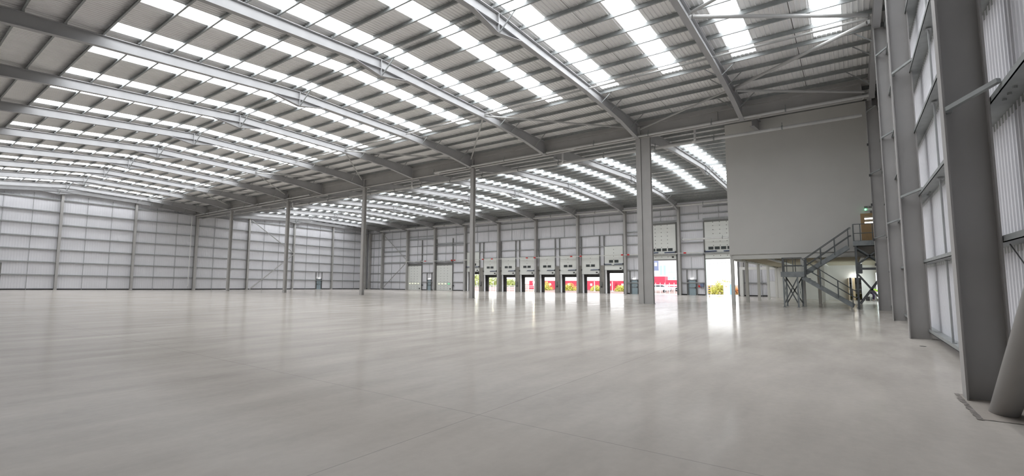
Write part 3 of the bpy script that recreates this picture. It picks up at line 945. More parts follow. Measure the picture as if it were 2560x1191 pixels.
def big_door(ya, yb, z0, z1, panes, lab, shut):
    yc = (ya + yb) / 2
    r = new_door(yc, lab, 'shutter door')
    wd = yb - ya
    bolts = [(yc + f * wd, z0 + (z1 - z0) * q) for f in (-0.22, 0, 0.22) for q in [0.07, 0.15, 0.35, 0.46, 0.56, 0.67, 0.78, 0.89, 0.985]]
    kid(leaf_mesh(ya, yb, z0, z1, 9, bolts), 'leaf', [M_leaf, M_bolt], r)
    wz = z0 + (1.1 if shut else 1.18)
    for k in range(4):
        y = yb - 0.36 - k * (wd - 0.72) / 4 - 0.07
        window_part(r, y - 0.68, y, wz, wz + (0.40 if shut else 0.42), panes[k])
    kid(MB().box(XD - 0.10, XD - 0.05, ya + 0.3, ya + 0.58, z0 + 0.2, z0 + 0.42), 'bottom_lock', M_bolt, r)
    top = max(z1, 9.9)
    for yy in (ya - 0.1, yb + 0.1):
        kid(MB().box(XD - 0.08, XD + 0.08, yy - 0.08, yy + 0.08, -0.3, top), 'track', M_dframe, r)
    zs = 5.55 if shut else 5.72
    for a, b2 in ((ya + 0.02, yc - 0.45), (yc + 0.45, yb - 0.02)):
        kid(MB().tube([(XD - 0.22, a, zs), (XD - 0.22, b2, zs - 0.04)], 0.075, 10), 'spring', M_blue, r)
    for yy in (ya, yb):
        kid(MB().tube([(XD - 0.22, yy - 0.06, zs), (XD - 0.22, yy + 0.06, zs)], 0.17, 14), 'cable_drum', M_bolt, r)
    kid(MB().box(XD - 0.32, XD - 0.16, ya - 0.2, yb + 0.2, zs - 0.34, zs - 0.16), 'shaft_beam', M_rail, r)
    if shut:
        kid(MB().box(XD - 0.04, XD + 0.06, ya, yb, z1, z1 + 0.42), 'header', M_dframe, r)
        kid(MB().box(XD - 0.25, XD - 0.06, ya - 0.5, ya - 0.28, 0.55, 0.85), 'chain_hoist', M_bolt, r)
    else:
        kid(MB().box(XD - 0.06, XD + 0.06, ya, yb, z0 - 0.14, z0), 'bottom_seal', M_dframe, r)
        kid(MB().box(XD - 0.04, XD + 0.06, ya - 0.1, yb + 0.1, z1, z1 + 0.28), 'header', M_dframe, r)
        kid(MB().box(XD + 0.08, XD + 0.3, yb, yb + 0.06, -0.3, 4.8), 'jamb', M_palejamb, r)
        kid(MB().box(XD + 0.08, XD + 0.3, ya - 0.06, ya, -0.3, 4.8), 'jamb', M_dframe, r)
M_palejamb = mat('pale green jamb', (0.45, 0.62, 0.52), 0.5)
big_door(*LEVEL_SHUT[0], -0.28, 4.62, [M_pale] * 4, 'tall shut white door with four pale panes, the left one of two', True)
big_door(*LEVEL_SHUT[1], -0.28, 4.62, [M_pale, M_pale, M_pale, M_palegreen], 'tall shut white door whose fourth pane is green, the right one of two', True)
big_door(*LEVEL_OPEN[0], 4.74, 9.75, [M_dglass] * 4, 'large raised white door just right of the nearest middle column', False)
big_door(*LEVEL_OPEN[1], 4.74, 9.75, [M_dglass] * 4, 'large raised white door next to the office, half hidden', False)

# concrete piers between the doors
piers = [(56.24, 55.36), (52.12, 51.26), (48.02, 47.25), (44.01, 43.2), (39.97, 39.2), (35.96, 35.18), (31.94, 31.24)]
pn = 0
for i, (yb, ya) in enumerate(piers):
    mb = MB()
    mb.box(XW - 0.2, XW + 0.02, ya, yb, -0.32, 4.05)
    mb.box(XW - 0.205, XW - 0.2, ya + 0.01, yb - 0.01, 2.5, 2.53)
    o = mb.build('concrete_pier', M_conc)
    tag(o, 'brownish concrete pier right of the %s open dock door' % ORD[i + 1], 'pier', 'concrete piers between dock doors')
for i, q in enumerate((0, 2, 4, 6)):
    yb, ya = piers[q]
    ym = ya + 0.28 * (yb - ya) + 0.25
    r = empty('control_box', (XW - 0.25, ym, 0), 'small dark control box on the pier right of the %s open dock door' % ORD[q + 1], 'control box', 'door control boxes')
    kid(MB().box(XW - 0.33, XW - 0.2, ym - 0.16, ym + 0.16, 0.95, 1.5), 'body', M_dframe, r)
    kid(MB().box(XW - 0.30, XW - 0.2, ym - 0.1, ym + 0.1, 0.6, 0.85), 'button_panel', M_bolt, r)
    kid(MB().tube([(XW - 0.24, ym + 0.1, 1.5), (XW - 0.24, ym + 0.1, 5.4)], 0.02, 6), 'conduit', M_galv, r)
mb = MB()
r = empty('control_box', (XW - 0.25, 16.75, 0), 'grey and red electric control box on the wall left of the office side door opening', 'control box', 'door control boxes')
kid(MB().box(XW - 0.35, XW - 0.05, 16.55, 17.0, 0.85, 1.3), 'body', M_signblue, r)
kid(MB().box(XW - 0.33, XW - 0.05, 16.95, 17.25, 0.8, 1.05), 'plug', M_red, r)
kid(MB().tube([(XW - 0.2, 16.9, 0.85), (XW - 0.22, 16.8, 0.55), (XW - 0.2, 16.6, 0.6), (XW - 0.2, 16.55, 0.9)], 0.02, 6), 'cable', M_bolt, r)

# cable tray with red isolators
mb = MB()
mb.box(XW - 0.82, XW - 0.72, 16.4, 76.0, 5.48, 5.58)
for y in [17 + 1.0 * k for k in range(59)]:
    mb.box(XW - 0.835, XW - 0.755, y - 0.08, y + 0.08, 5.44, 5.47)
tag(mb.build('cable_tray', M_cream), 'long pale cable tray running across all the dock doors', 'cable tray')
reds = [(69.9, 'over the small door between the shut white doors'), (62.6, 'left one of two right of the green pane door'), (61.9, 'right one of two right of the green pane door'),
        (54.9, 'at the left of the second open dock door'), (52.8, 'at the right of the second open dock door'), (45.2, 'at the right of the fourth open dock door'),
        (43.62, 'on the column right of the fourth open dock door'), (36.6, 'at the right of the sixth open dock door'), (34.9, 'at the left of the seventh open dock door'),
        (27.95, 'on the column right of the eighth open dock door'), (27.0, 'just left of the nearest middle column'), (18.75, 'over the small door left of the office')]
for y, tx in reds:
    r = empty('isolator_switch', (XW - 0.82, y, 5.52), 'small red isolator box, %s' % tx, 'isolator', 'red isolators')
    kid(MB().box(XW - 0.98, XW - 0.81, y - 0.16, y + 0.16, 5.45, 5.63), 'body', M_red, r)
    kid(MB().tube([(XW - 0.98, y, 5.54), (XW - 1.03, y, 5.54)], 0.06, 8), 'knob', M_red, r)

# ------------------------------------------------------------------ personnel doors
def small_door(c, axis, wd, lab, lamp=True):
    """c = (x, y) wall face, axis 'Y' on the dock wall, 'X' on the far end wall"""
    global door_no
    door_no += 1
    x, y = c
    z0 = fz(x, y)
    r = empty('door_%d' % door_no, (x, y, z0), lab, 'door', None, 'structure')
    def bx(u0, u1, d0, d1, a, b2):
        mb = MB()
        return mb.box(-d1, -d0, u0, u1, a, b2) if axis == 'Y' else mb.box(u0, u1, -d1, -d0, a, b2)
    h = wd / 2
    bx(-h + 0.08, h - 0.08, 0.02, 0.08, 0.0, 2.02).build('leaf', M_pdoor, r)
    bx(-h - 0.02, -h + 0.08, 0, 0.12, 0, 2.1).build('frame', M_pframe, r)
    bx(h - 0.08, h + 0.02, 0, 0.12, 0, 2.1).build('frame', M_pframe, r)
    bx(-h - 0.02, h + 0.02, 0, 0.12, 2.02, 2.14).build('frame', M_pframe, r)
    bx(-h + 0.1, h - 0.1, 0.1, 0.16, 1.0, 1.06).build('push_bar', M_dframe, r)
    bx(-h + 0.1, -h + 0.18, 0.08, 0.16, 0.95, 1.12).build('latch', M_bolt, r)
    bx(h - 0.16, h - 0.12, 0.08, 0.1, 0.05, 2.0).build('edge_rod', M_pframe, r)
    bx(-0.18, 0.18, 0.08, 0.09, 1.24, 1.32).build('sign', M_galv, r)
    for u in (-h - 0.12, h + 0.12):
        bx(u - 0.045, u + 0.045, -0.02, 0.14, 0, 3.5).build('trimmer', M_dframe, r)
    if lamp:
        wx = (x - 0.2, y, z0 + 2.25) if axis == 'Y' else (x, y - 0.2, z0 + 2.25)
        l = empty('emergency_light', wx, 'small lit lamp over the %s' % lab.replace('blue grey ', '').replace('in the far end wall, ', ''), 'lamp', 'emergency lamps')
        bb = MB(); 
        (bb.box(-0.06, 0.1, -0.2, 0.2, -0.07, 0.07) if axis == 'Y' else bb.box(-0.2, 0.2, -0.06, 0.1, -0.07, 0.07)).build('diffuser', M_lamp, l)
        cbb = MB(); cbb.tube([(0.1 if axis == 'Y' else 0, 0 if axis == 'Y' else 0.1, 0.07), (0.1 if axis == 'Y' else 0, 0 if axis == 'Y' else 0.1, 3.0)], 0.022, 6).build('conduit', M_galv, l)
small_door((XW - 0.04, 69.4), 'Y', 1.1, 'blue grey door between the two shut white doors, on the dock wall')
small_door((XW - 0.04, 26.42), 'Y', 1.1, 'blue grey door left of the nearest middle column, on the dock wall')
small_door((XW - 0.04, 18.1), 'Y', 1.1, 'blue grey door left of the office, on the dock wall')
small_door((56.45, YF - 0.04), 'X', 1.1, 'blue grey door in the far end wall, right of its bracing')
small_door((10.7, YF - 0.04), 'X', 1.1, 'blue grey door in the far end wall, cut by the left edge', False)

# ------------------------------------------------------------------ office box on legs
XO, YO = 36.6, 7.05
mb = MB()
mb.box(XO, XO + 0.15, Y0 + 0.02, YO, 3.52, 13.0)
mb.box(XO + 0.15, XW - 0.6, YO - 0.15, YO, 3.52, 13.0)
o = mb.build('wall_office', M_office)
tag(o, 'large plain off white office wall standing above the open undercroft', 'wall', kind='structure')
mb = MB()
mb.box(XO + 0.1, XW - 0.6, Y0, YO - 0.1, 3.44, 3.52)
for k in range(22):
    x = XO + 0.5 + k * 1.45
    mb.box(x - 0.04, x + 0.04, Y0, YO - 0.2, 3.22, 3.44)
o = mb.build('ceiling_undercroft', M_deck)
tag(o, 'buff ribbed underside of the raised office floor', 'ceiling', kind='structure')
def obeam(p, q, lab, h=0.36):
    mb = MB(); mb.isec(p, q, h, 0.2, (0, 0, 1), 0.02, 0.014)
    tag(mb.build('floor_beam', M_cream), lab, 'beam', 'office floor beams')
obeam((XO + 0.1, Y0 + 0.1, 3.34), (XO + 0.1, YO, 3.34), 'cream steel beam along the front edge of the office floor')
obeam((XO, YO - 0.12, 3.30), (XW - 1, YO - 0.12, 3.30), 'cream steel beam along the dock side edge of the office floor')
obeam((XO + 0.2, 4.6, 3.28), (XW - 8, 4.6, 3.28), 'cream steel beam under the office, second from the dock side')
obeam((XO + 0.2, 1.9, 3.28), (XW - 8, 1.9, 3.28), 'cream steel beam under the office behind the stairs')
obeam((XO + 0.2, -0.6, 3.28), (XW - 8, -0.6, 3.28), 'cream steel beam under the office nearest the end wall')
oc = [(XO + 0.12, YO - 0.14), (42.3, YO - 0.14), (48.2, YO - 0.14), (54.2, YO - 0.14), (60.4, YO - 0.14), (62.0, YO - 0.14),
      (XO + 0.12, 2.62), (42.3, 2.0), (48.2, 2.0), (54.2, 2.0)]
ol = ['cream office column at the front corner below the white wall'] + ['cream office column on the dock side edge, %s back from the front corner' % ORD[k] for k in range(1, 6)] + \
     ['cream office column in the front edge, right behind the stair landing', 'cream office column behind the lower stair flight, nearest of three', 'cream office column behind the lower stair flight, middle of three', 'cream office column behind the lower stair flight, farthest of three']
for (x, y), lab in zip(oc, ol):
    mb = MB(); mb.isec((x, y, fz(x, y) - 0.02), (x, y, 3.2), 0.22, 0.22, (1, 0, 0), 0.018, 0.012)
    tag(mb.build('office_column', M_cream), lab, 'column', 'office columns')
# back wall of the undercroft with the glazed door
mb = MB()
XB_ = 58.0
mb.box(XB_, XB_ + 0.12, 0.25, 6.0, -0.3, 3.4)
mb.box(XB_, XB_ + 0.12, -1.95, -0.75, -0.3, 3.4)
mb.box(XB_, XB_ + 0.12, -0.75, 0.25, 2.0, 3.4)
o = mb.build('wall_undercroft', M_officein)
tag(o, 'white wall at the back of the undercroft beneath the office', 'wall', kind='structure')
mb = MB(); mb.box(61.5, 61.62, 6.0, 6.85, -0.3, 3.2); mb.box(58.0, 61.62, 5.95, 6.07, -0.3, 3.3)
tag(mb.build('wall_store', M_officein), 'white store wall behind the thin office columns', 'wall', kind='structure')
r = empty('door_30', (XB_, -0.25, -0.2), 'glazed entrance door beneath the office with daylight and bushes behind', 'door', None, 'structure')
kid(MB().box(XB_ - 0.03, XB_ + 0.05, -0.78, -0.72, -0.2, 2.0), 'frame', M_white, r)
kid(MB().box(XB_ - 0.03, XB_ + 0.05, 0.0, 0.06, -0.2, 2.0), 'frame', M_white, r)
for zz in (0.45, 0.85):
    kid(MB().box(XB_ - 0.02, XB_ + 0.03, -0.72, -0.2, zz, zz + 0.04), 'glazing_bar', M_dframe, r)
kid(MB().box(XB_ - 0.02, XB_ + 0.03, -0.47, -0.43, -0.2, 2.0), 'glazing_bar', M_dframe, r)
M_panel = mat('tan door panel', (0.50, 0.40, 0.26), 0.6)
kid(MB().box(XB_ - 0.03, XB_ + 0.04, -0.2, 0.02, -0.2, 2.0), 'side_panel', M_panel, r)
r2 = empty('door_31', (XB_ - 0.6, 0.3, -0.2), 'open brown timber door leaf beside the glazed entrance', 'door', None, 'structure')
kid(MB().box(XB_ - 0.85, XB_ - 0.02, 0.30, 0.35, -0.2, 1.95), 'leaf', M_timber, r2)
kid(MB().box(XB_ - 0.75, XB_ - 0.68, 0.24, 0.30, 0.8, 0.95), 'handle', M_galv, r2)
r = empty('bulkhead_light', (XB_ - 0.4, -0.2, 2.3), 'lit oval lamp above the glazed entrance beneath the office', 'lamp')
kid(MB().lathe((XB_ - 0.4, -0.2, 2.3), [(0.1, -0.08), (0.3, -0.05), (0.32, 0.0), (0.25, 0.05)], 20), 'diffuser', M_bright, r, True)
kid(MB().lathe((XB_ - 0.4, -0.2, 2.35), [(0.26, 0), (0.26, 0.05)], 20), 'base', M_white, r)
kid(MB().tube([(XB_ - 0.4, -0.2, 2.4), (XB_ - 0.4, -0.2, 3.25)], 0.015, 6), 'stem', M_white, r)
# glazed screen in the near end wall beneath the office
r = empty('window_60', (53.5, Y0 + 0.06, -0.2), 'daylit glazed screen beneath the office, behind the bending person', 'window', None, 'structure')
M_screen = mat('daylit glazing', (0.8, 0.88, 0.9), 0.2, emit=2.6, ecol=(0.86, 0.97, 1.0))
for k in range(5):
    xa = 45.0 + k * 2.5
    f = kid(MB().box(xa, xa + 2.4, Y0 + 0.03, Y0 + 0.09, 0.0, 2.5), 'frame', M_white, r)
    g = MB().box(xa + 0.07, xa + 2.33, Y0 + 0.09, Y0 + 0.10, 0.07, 2.43)
    l = r.location
    g.v = [(x - l[0], y - l[1], z - l[2]) for x, y, z in g.v]
    g.build('pane', M_screen, f)
# small boxes on the floor
for i, (x, y0, y1, h, mm, lab) in enumerate(((56.8, -1.28, -0.98, 0.38, M_black, 'small black crate on the floor beneath the office'), (57.0, -1.66, -1.36, 0.32, M_galv, 'small grey crate on the floor beside the black crate'))):
    z0 = fz(x, y0)
    mb = MB(); mb.box(x, x + 0.4, y0, y1, z0, z0 + 0.05); mb.box(x, x + 0.03, y0, y1, z0, z0 + h); mb.box(x + 0.37, x + 0.4, y0, y1, z0, z0 + h)
    mb.box(x, x + 0.4, y0, y0 + 0.03, z0, z0 + h); mb.box(x, x + 0.4, y1 - 0.03, y1, z0, z0 + h)
    tag(mb.build('crate', mm), lab, 'crate')
# white steel portal and white cabinet by the dock wall
mb = MB(); X_ = 65.2; mb.box(X_, X_ + 0.3, 11.15, 11.5, -0.32, 3.4); mb.box(X_, X_ + 0.3, 6.2, 11.15, 3.05, 3.4); mb.box(X_, X_ + 0.3, 5.9, 6.2, -0.32, 3.4)
tag(mb.build('white_portal', M_officein), 'white boxed portal frame beside the large open door by the office', 'portal frame')
r = empty('switch_cabinet', (64.0, 8.0, -0.28), 'tall white electric cabinet against the wall beneath the office', 'cabinet')
kid(MB().box(63.9, 64.4, 7.35, 8.25, -0.28, 1.65), 'body', M_officein, r)
kid(MB().box(63.87, 63.9, 7.38, 8.22, -0.22, 1.6), 'door', M_white, r)
kid(MB().box(63.83, 63.87, 8.12, 8.18, 0.9, 1.2), 'handle', M_bolt, r)

# office door on the upper landing, exit lamp
r = empty('door_32', (XO, -0.9, 3.9), 'timber office door with slatted lit vision panel on the top landing', 'door', None, 'structure')
kid(MB().box(XO - 0.05, XO - 0.01, -1.50, -0.62, 3.92, 5.84), 'leaf', M_timber, r)
kid(MB().box(XO - 0.06, XO - 0.05, -1.36, -0.80, 5.20, 5.68), 'vision_panel', M_dframe, r)
for za, zb in ((5.22, 5.30), (5.46, 5.55)):
    kid(MB().box(XO - 0.075, XO - 0.06, -1.35, -0.81, za, zb), 'lit_slat', M_lit, r)
for za, zb in ((5.33, 5.43), (5.58, 5.66)):
    kid(MB().box(XO - 0.07, XO - 0.06, -1.35, -0.81, za, zb), 'slat', M_panel, r)
kid(MB().box(XO - 0.12, XO - 0.01, -1.5, -1.1, 5.86, 5.96), 'door_closer', M_dframe, r)
r = empty('exit_light', (XO, -1.05, 6.05), 'small grey emergency lamp with a green light above the office door', 'lamp')
kid(MB().box(XO - 0.08, XO - 0.01, -1.25, -0.86, 6.0, 6.16), 'housing', M_office, r)
kid(MB().box(XO - 0.12, XO - 0.08, -0.93, -0.85, 6.04, 6.12), 'green_lamp', M_green, r)
for yy in (-0.92, -1.15):
    kid(MB().box(XO - 0.13, XO - 0.02, yy - 0.09, yy + 0.09, 6.2, 6.28), 'lamp_head', M_dframe, r)

# ------------------------------------------------------------------ staircase
def staircase():
    r = empty('staircase', (35.4, 1.2, 0), 'grey galvanised dog-leg staircase with landings up to the office door', 'staircase')
    def add(mb, name, mm=M_stair):
        return kid(mb, name, mm, r)
    XA, XBm, XC = 34.55, 35.35, 36.3      # front flight 34.55..35.3, rear flight 35.4..36.2
    # lower flight
    for x in (34.58, 35.28):
        add(MB().bar((x, 2.5, 1.86), (x, -0.02, 0.16), 0.05, 0.24, (0, 0, 1)), 'stringer', M_stair2)
    for k in range(9):
        t_ = (k + 0.6) / 9.6
        y, z = 0.05 + 2.4 * t_, 0.08 + 1.85 * t_
        add(MB().box(34.6, 35.26, y - 0.10, y + 0.14, z + 0.04, z + 0.075), 'tread', M_stair)
    # upper flight
    for x in (35.45, 36.15):
        add(MB().bar((x, 2.42, 2.15), (x, 0.1, 3.72), 0.05, 0.26, (0, 0, 1)), 'stringer', M_stair2)
    for k in range(9):
        t_ = (k + 0.6) / 9.6
        y, z = 2.35 - 2.25 * t_, 2.1 + 1.75 * t_
        add(MB().box(35.48, 36.12, y - 0.24, y + 0.02, z, z + 0.035), 'tread', M_stair)
    # lower landing
    add(MB().box(34.5, 36.25, 2.42, 3.66, 2.02, 2.06), 'landing_deck', M_stair)
    for q in ((34.48, 34.53, 2.4, 3.68, 1.9, 2.22), (36.22, 36.27, 2.4, 3.68, 1.9, 2.22), (34.53, 36.22, 3.63, 3.68, 1.9, 2.22)):
        add(MB().box(*q), 'landing_edge', M_stair2)
    L = [(34.56, 3.54), (34.56, 2.78), (36.15, 3.54), (36.15, 2.66)]
    for x, y in L:
        lg = MB().box(x - 0.045, x + 0.045, y - 0.045, y + 0.045, 0, 1.92)
        lg.box(x - 0.09, x + 0.09, y - 0.09, y + 0.09, 0, 0.02)
        add(lg, 'leg', M_stair2)
    for (x1, y1), (x2, y2) in (((34.56, 3.54), (34.56, 2.78)), ((36.15, 3.54), (36.15, 2.66)), ((34.56, 3.54), (36.15, 3.54)), ((34.56, 2.78), (36.15, 2.66))):
        add(MB().bar((x1, y1, 0.2), (x2, y2, 1.85), 0.07, 0.014, (1, 0, 0) if x1 == x2 else (0, 1, 0)), 'cross_brace', M_stair)
        add(MB().bar((x1, y1, 1.85), (x2, y2, 0.2), 0.07, 0.014, (1, 0, 0) if x1 == x2 else (0, 1, 0)), 'cross_brace', M_stair)
    # landing guard rail
    for z in (3.1, 2.62):
        add(MB().tube([(34.56, 2.5, z), (34.56, 3.45, z), (34.6, 3.58, z), (34.75, 3.62, z), (36.05, 3.62, z), (36.17, 3.58, z), (36.2, 3.45, z), (36.2, 2.5, z)], 0.022, 8), 'guard_rail')
    for x, y in ((34.56, 3.52), (34.95, 3.62), (35.4, 3.62), (36.0, 3.62), (34.56, 3.0), (36.2, 3.0), (36.2, 3.5)):
        add(MB().tube([(x, y, 2.1), (x, y, 3.1)], 0.022, 8), 'baluster')
    # lower flight rails
    for x in (34.56, 35.3):
        s = -1 if x < 35 else 1
        pts = [(x, 2.5, 2.98), (x, 2.42, 2.95), (x, 0.0, 1.13), (x, -0.2, 1.02), (x, -0.3, 0.86), (x, -0.24, 0.70), (x, -0.08, 0.68), (x, 0.02, 0.74), (x, 2.4, 2.45)]
        add(MB().tube(pts, 0.024, 8), 'hand_rail')
        for y in (2.38, 1.6, 0.72, 0.02):
            zt = 1.13 + (2.95 - 1.13) * y / 2.42
            add(MB().bar((x + 0.0, y, zt - 1.05), (x, y, zt), 0.05, 0.05, (1, 0, 0)), 'baluster')
    # upper flight rails
    for x in (35.42, 36.18):
        for dz in (0.0, -0.48):
            add(MB().tube([(x, 2.45, 3.05 + dz), (x, 0.1, 4.82 + dz), (x, 0.0, 4.9 + dz), (x, -0.08, 4.9 + dz)], 0.022, 8), 'hand_rail')
        for y in (2.38, 1.55, 0.8, 0.08):
            zt = 4.82 + (3.05 - 4.82) * (y - 0.1) / 2.35
            add(MB().bar((x, y, zt - 1.05), (x, y, zt), 0.05, 0.05, (1, 0, 0)), 'baluster')
    # top landing
    add(MB().box(34.5, XO - 0.02, -1.12 - 0.6, -0.2, 3.80, 3.88), 'landing_deck', M_stair)
    for q in ((34.48, 34.53, -1.75, -0.2, 3.72, 4.0), (34.48, 35.38, -0.2, -0.15, 3.72, 4.0), (36.5, 36.56, -1.12, -0.2, 3.88, 4.16)):
        add(MB().box(*q), 'landing_edge', M_stair2)
    add(MB().isec((34.62, -0.3, 3.62), (XO, -0.3, 3.62), 0.26, 0.14, (0, 0, 1)), 'landing_beam')
    for x in (34.62, 36.3):
        for y in (-0.26, -1.55):
            lg = MB().box(x - 0.05, x + 0.05, y - 0.05, y + 0.05, 0, 3.75)
            lg.box(x - 0.1, x + 0.1, y - 0.1, y + 0.1, 0, 0.02)
            add(lg, 'leg')
        add(MB().bar((x, -0.26, 2.38), (x, -1.55, 2.38), 0.05, 0.1, (0, 0, 1)), 'cross_beam')
        add(MB().bar((x, -0.3, 3.6), (x, -1.5, 2.65), 0.085, 0.02, (1, 0, 0)), 'cross_brace')
        add(MB().bar((x, -0.3, 2.65), (x, -1.5, 3.6), 0.085, 0.02, (1, 0, 0)), 'cross_brace')
        add(MB().bar((x, -0.3, 2.05), (x, -1.5, 0.30), 0.085, 0.02, (1, 0, 0)), 'cross_brace')
        add(MB().bar((x, -0.34, 0.30), (x, -1.5, 2.05), 0.085, 0.02, (1, 0, 0)), 'cross_brace')
        add(MB().box(x - 0.02, x + 0.02, -0.52, -0.24, 2.1, 2.65), 'gusset')
    for z in (5.0, 4.46):
        add(MB().tube([(34.56, -1.7, z), (34.56, -0.22, z), (34.58, -0.18, z), (35.36, -0.18, z)], 0.022, 8), 'guard_rail')
    for x, y in ((34.56, -0.2), (34.56, -0.52), (34.56, -1.1), (34.56, -1.65), (35.36, -0.18)):
        add(MB().tube([(x, y, 3.85), (x, y, 5.0)], 0.024, 8), 'baluster')
staircase()

# ------------------------------------------------------------------ person bending beneath the office
def skin_body(name, joints, edges, material, parent):
    me = bpy.data.meshes.new(name)
    me.from_pydata([j[:3] for j in joints], edges, [])
    o = bpy.data.objects.new(name, me)
    COL.objects.link(o)
    sk = o.modifiers.new('skin', 'SKIN')
    me.skin_vertices.new() if not me.skin_vertices else None
    for i, j in enumerate(joints):
        sv = me.skin_vertices[0].data[i]
        sv.radius = (j[3], j[3])
        sv.use_root = (i == 0)
    sb = o.modifiers.new('sub', 'SUBSURF'); sb.levels = 2; sb.render_levels = 2
    me.materials.append(material)
    for p in me.polygons: p.use_smooth = True
    if parent: o.parent = parent
    return o
def person():
    px, py = 55.6, -1.5
    z = fz(px, py)
    root = empty('person', (px, py, z), 'person in a yellow green top and dark trousers bending down beneath the office', 'person')
    # facing -Y, hips high, trunk bent forward and down; origin between the feet
    J = [(0, 0.00, 0.92, 0.15),     # 0 pelvis
         (0, -0.20, 0.98, 0.15), (0, -0.42, 0.95, 0.16), (0, -0.52, 0.92, 0.07), (0, -0.66, 0.86, 0.095), (0, -0.74, 0.80, 0.085),  # spine, neck, head
         (0.10, 0.02, 0.84, 0.10), (0.12, -0.06, 0.48, 0.065), (0.12, 0.04, 0.09, 0.045), (0.12, -0.14, 0.04, 0.04),                # right leg
         (-0.10, 0.02, 0.84, 0.10), (-0.12, -0.10, 0.48, 0.065), (-0.12, -0.02, 0.09, 0.045), (-0.12, -0.20, 0.04, 0.04),
         (0.2, -0.42, 0.90, 0.06), (0.24, -0.46, 0.62, 0.045), (0.18, -0.56, 0.40, 0.035), (0.17, -0.60, 0.33, 0.03),
         (-0.2, -0.42, 0.90, 0.06), (-0.24, -0.46, 0.62, 0.045), (-0.18, -0.56, 0.40, 0.035), (-0.17, -0.60, 0.33, 0.03)]
    E = [(0, 1), (1, 2), (2, 3), (3, 4), (4, 5), (0, 6), (6, 7), (7, 8), (8, 9), (0, 10), (10, 11), (11, 12), (12, 13), (2, 14), (14, 15), (15, 16), (16, 17), (2, 18), (18, 19), (19, 20), (20, 21)]
    body = skin_body('body', J, E, M_skin, root)
    # five fingers on each hand
    for s in (1, -1):
        for k in range(5):
            ox = s * 0.17 + (k - 2) * 0.018
            l = (0.05, 0.075, 0.08, 0.075, 0.06)[k]
            skin_body('finger', [(ox, -0.60, 0.33, 0.010), (ox, -0.615, 0.33 - l * 0.5, 0.009), (ox, -0.605, 0.33 - l, 0.008)], [(0, 1), (1, 2)], M_skin, body)
    top = [(0, 0.02, 0.96, 0.16), (0, -0.20, 1.0, 0.165), (0, -0.42, 0.97, 0.175), (0.2, -0.42, 0.91, 0.075), (0.235, -0.45, 0.70, 0.06), (-0.2, -0.42, 0.91, 0.075), (-0.235, -0.45, 0.70, 0.06)]
    skin_body('vest', top, [(0, 1), (1, 2), (2, 3), (3, 4), (2, 5), (5, 6)], M_hivis, root)
    tr = [(0, 0.02, 0.88, 0.165), (0.10, 0.02, 0.80, 0.115), (0.12, -0.06, 0.48, 0.085), (0.12, 0.03, 0.12, 0.065), (-0.10, 0.02, 0.80, 0.115), (-0.12, -0.10, 0.48, 0.085), (-0.12, -0.03, 0.12, 0.065)]
    skin_body('trousers', tr, [(0, 1), (1, 2), (2, 3), (0, 4), (4, 5), (5, 6)], M_navy, root)
    for s, dy in ((1, 0.0), (-1, -0.06)):
        skin_body('shoe', [(s * 0.12, 0.07 + dy, 0.05, 0.05), (s * 0.12, -0.05 + dy, 0.05, 0.05), (s * 0.12, -0.20 + dy, 0.045, 0.042)], [(0, 1), (1, 2)], M_shoe, root)
    skin_body('hair', [(0, -0.60, 0.93, 0.085), (0, -0.70, 0.88, 0.09)], [(0, 1)], M_hair, root)
person()

# ------------------------------------------------------------------ outside
ZG = -0.85
mb = MB(); mb.box(69.0, 340, -120, 260, ZG - 0.3, ZG)
tag(mb.build('ground', M_soil), 'brown earth yard outside the dock doors', 'ground', kind='structure')
mb = MB(); mb.box(68.7, 75, 8.0, 26.5, ZG, -0.33); mb.box(68.7, 86, 26.5, 88, ZG, ZG + 0.03)
tag(mb.build('path_apron', M_apron), 'pale concrete apron outside the large open doors', 'apron', kind='structure')

def bush(name, c, rx, ry, h, material, lab, grp, n=900, leaf=0.16, seed=1):
    rnd = random.Random(seed)
    mb = MB()
    for _ in range(n):
        while True:
            u = (rnd.uniform(-1, 1), rnd.uniform(-1, 1), rnd.uniform(0, 1))
            d2 = u[0] ** 2 + u[1] ** 2 + u[2] ** 2
            if 0.2 < d2 < 1: break
        k = 1 + 0.25 * math.sin(5 * u[0] + 3 * u[1] + seed)
        p = Vector((c[0] + u[0] * rx * k, c[1] + u[1] * ry * k, c[2] + u[2] * h * k))
        a = Vector((rnd.uniform(-1, 1), rnd.uniform(-1, 1), rnd.uniform(-1, 1))).normalized() * leaf
        b2 = a.cross(Vector((rnd.uniform(-1, 1), rnd.uniform(-1, 1), rnd.uniform(-1, 1)))).normalized() * leaf * 0.6
        mb.add([p - a, p + b2, p + a, p - b2], [(0, 1, 2, 3)])
    root = empty(name, c, lab, 'bush', grp)
    kid(mb, 'foliage', material, root)
    st = MB()
    for k in range(6):
        an = k * 1.05
        st.tube([(c[0], c[1], c[2]), (c[0] + math.cos(an) * rx * 0.4, c[1] + math.sin(an) * ry * 0.4, c[2] + h * 0.7)], 0.04, 6)
    kid(st, 'stem', M_twig, root)
    return root
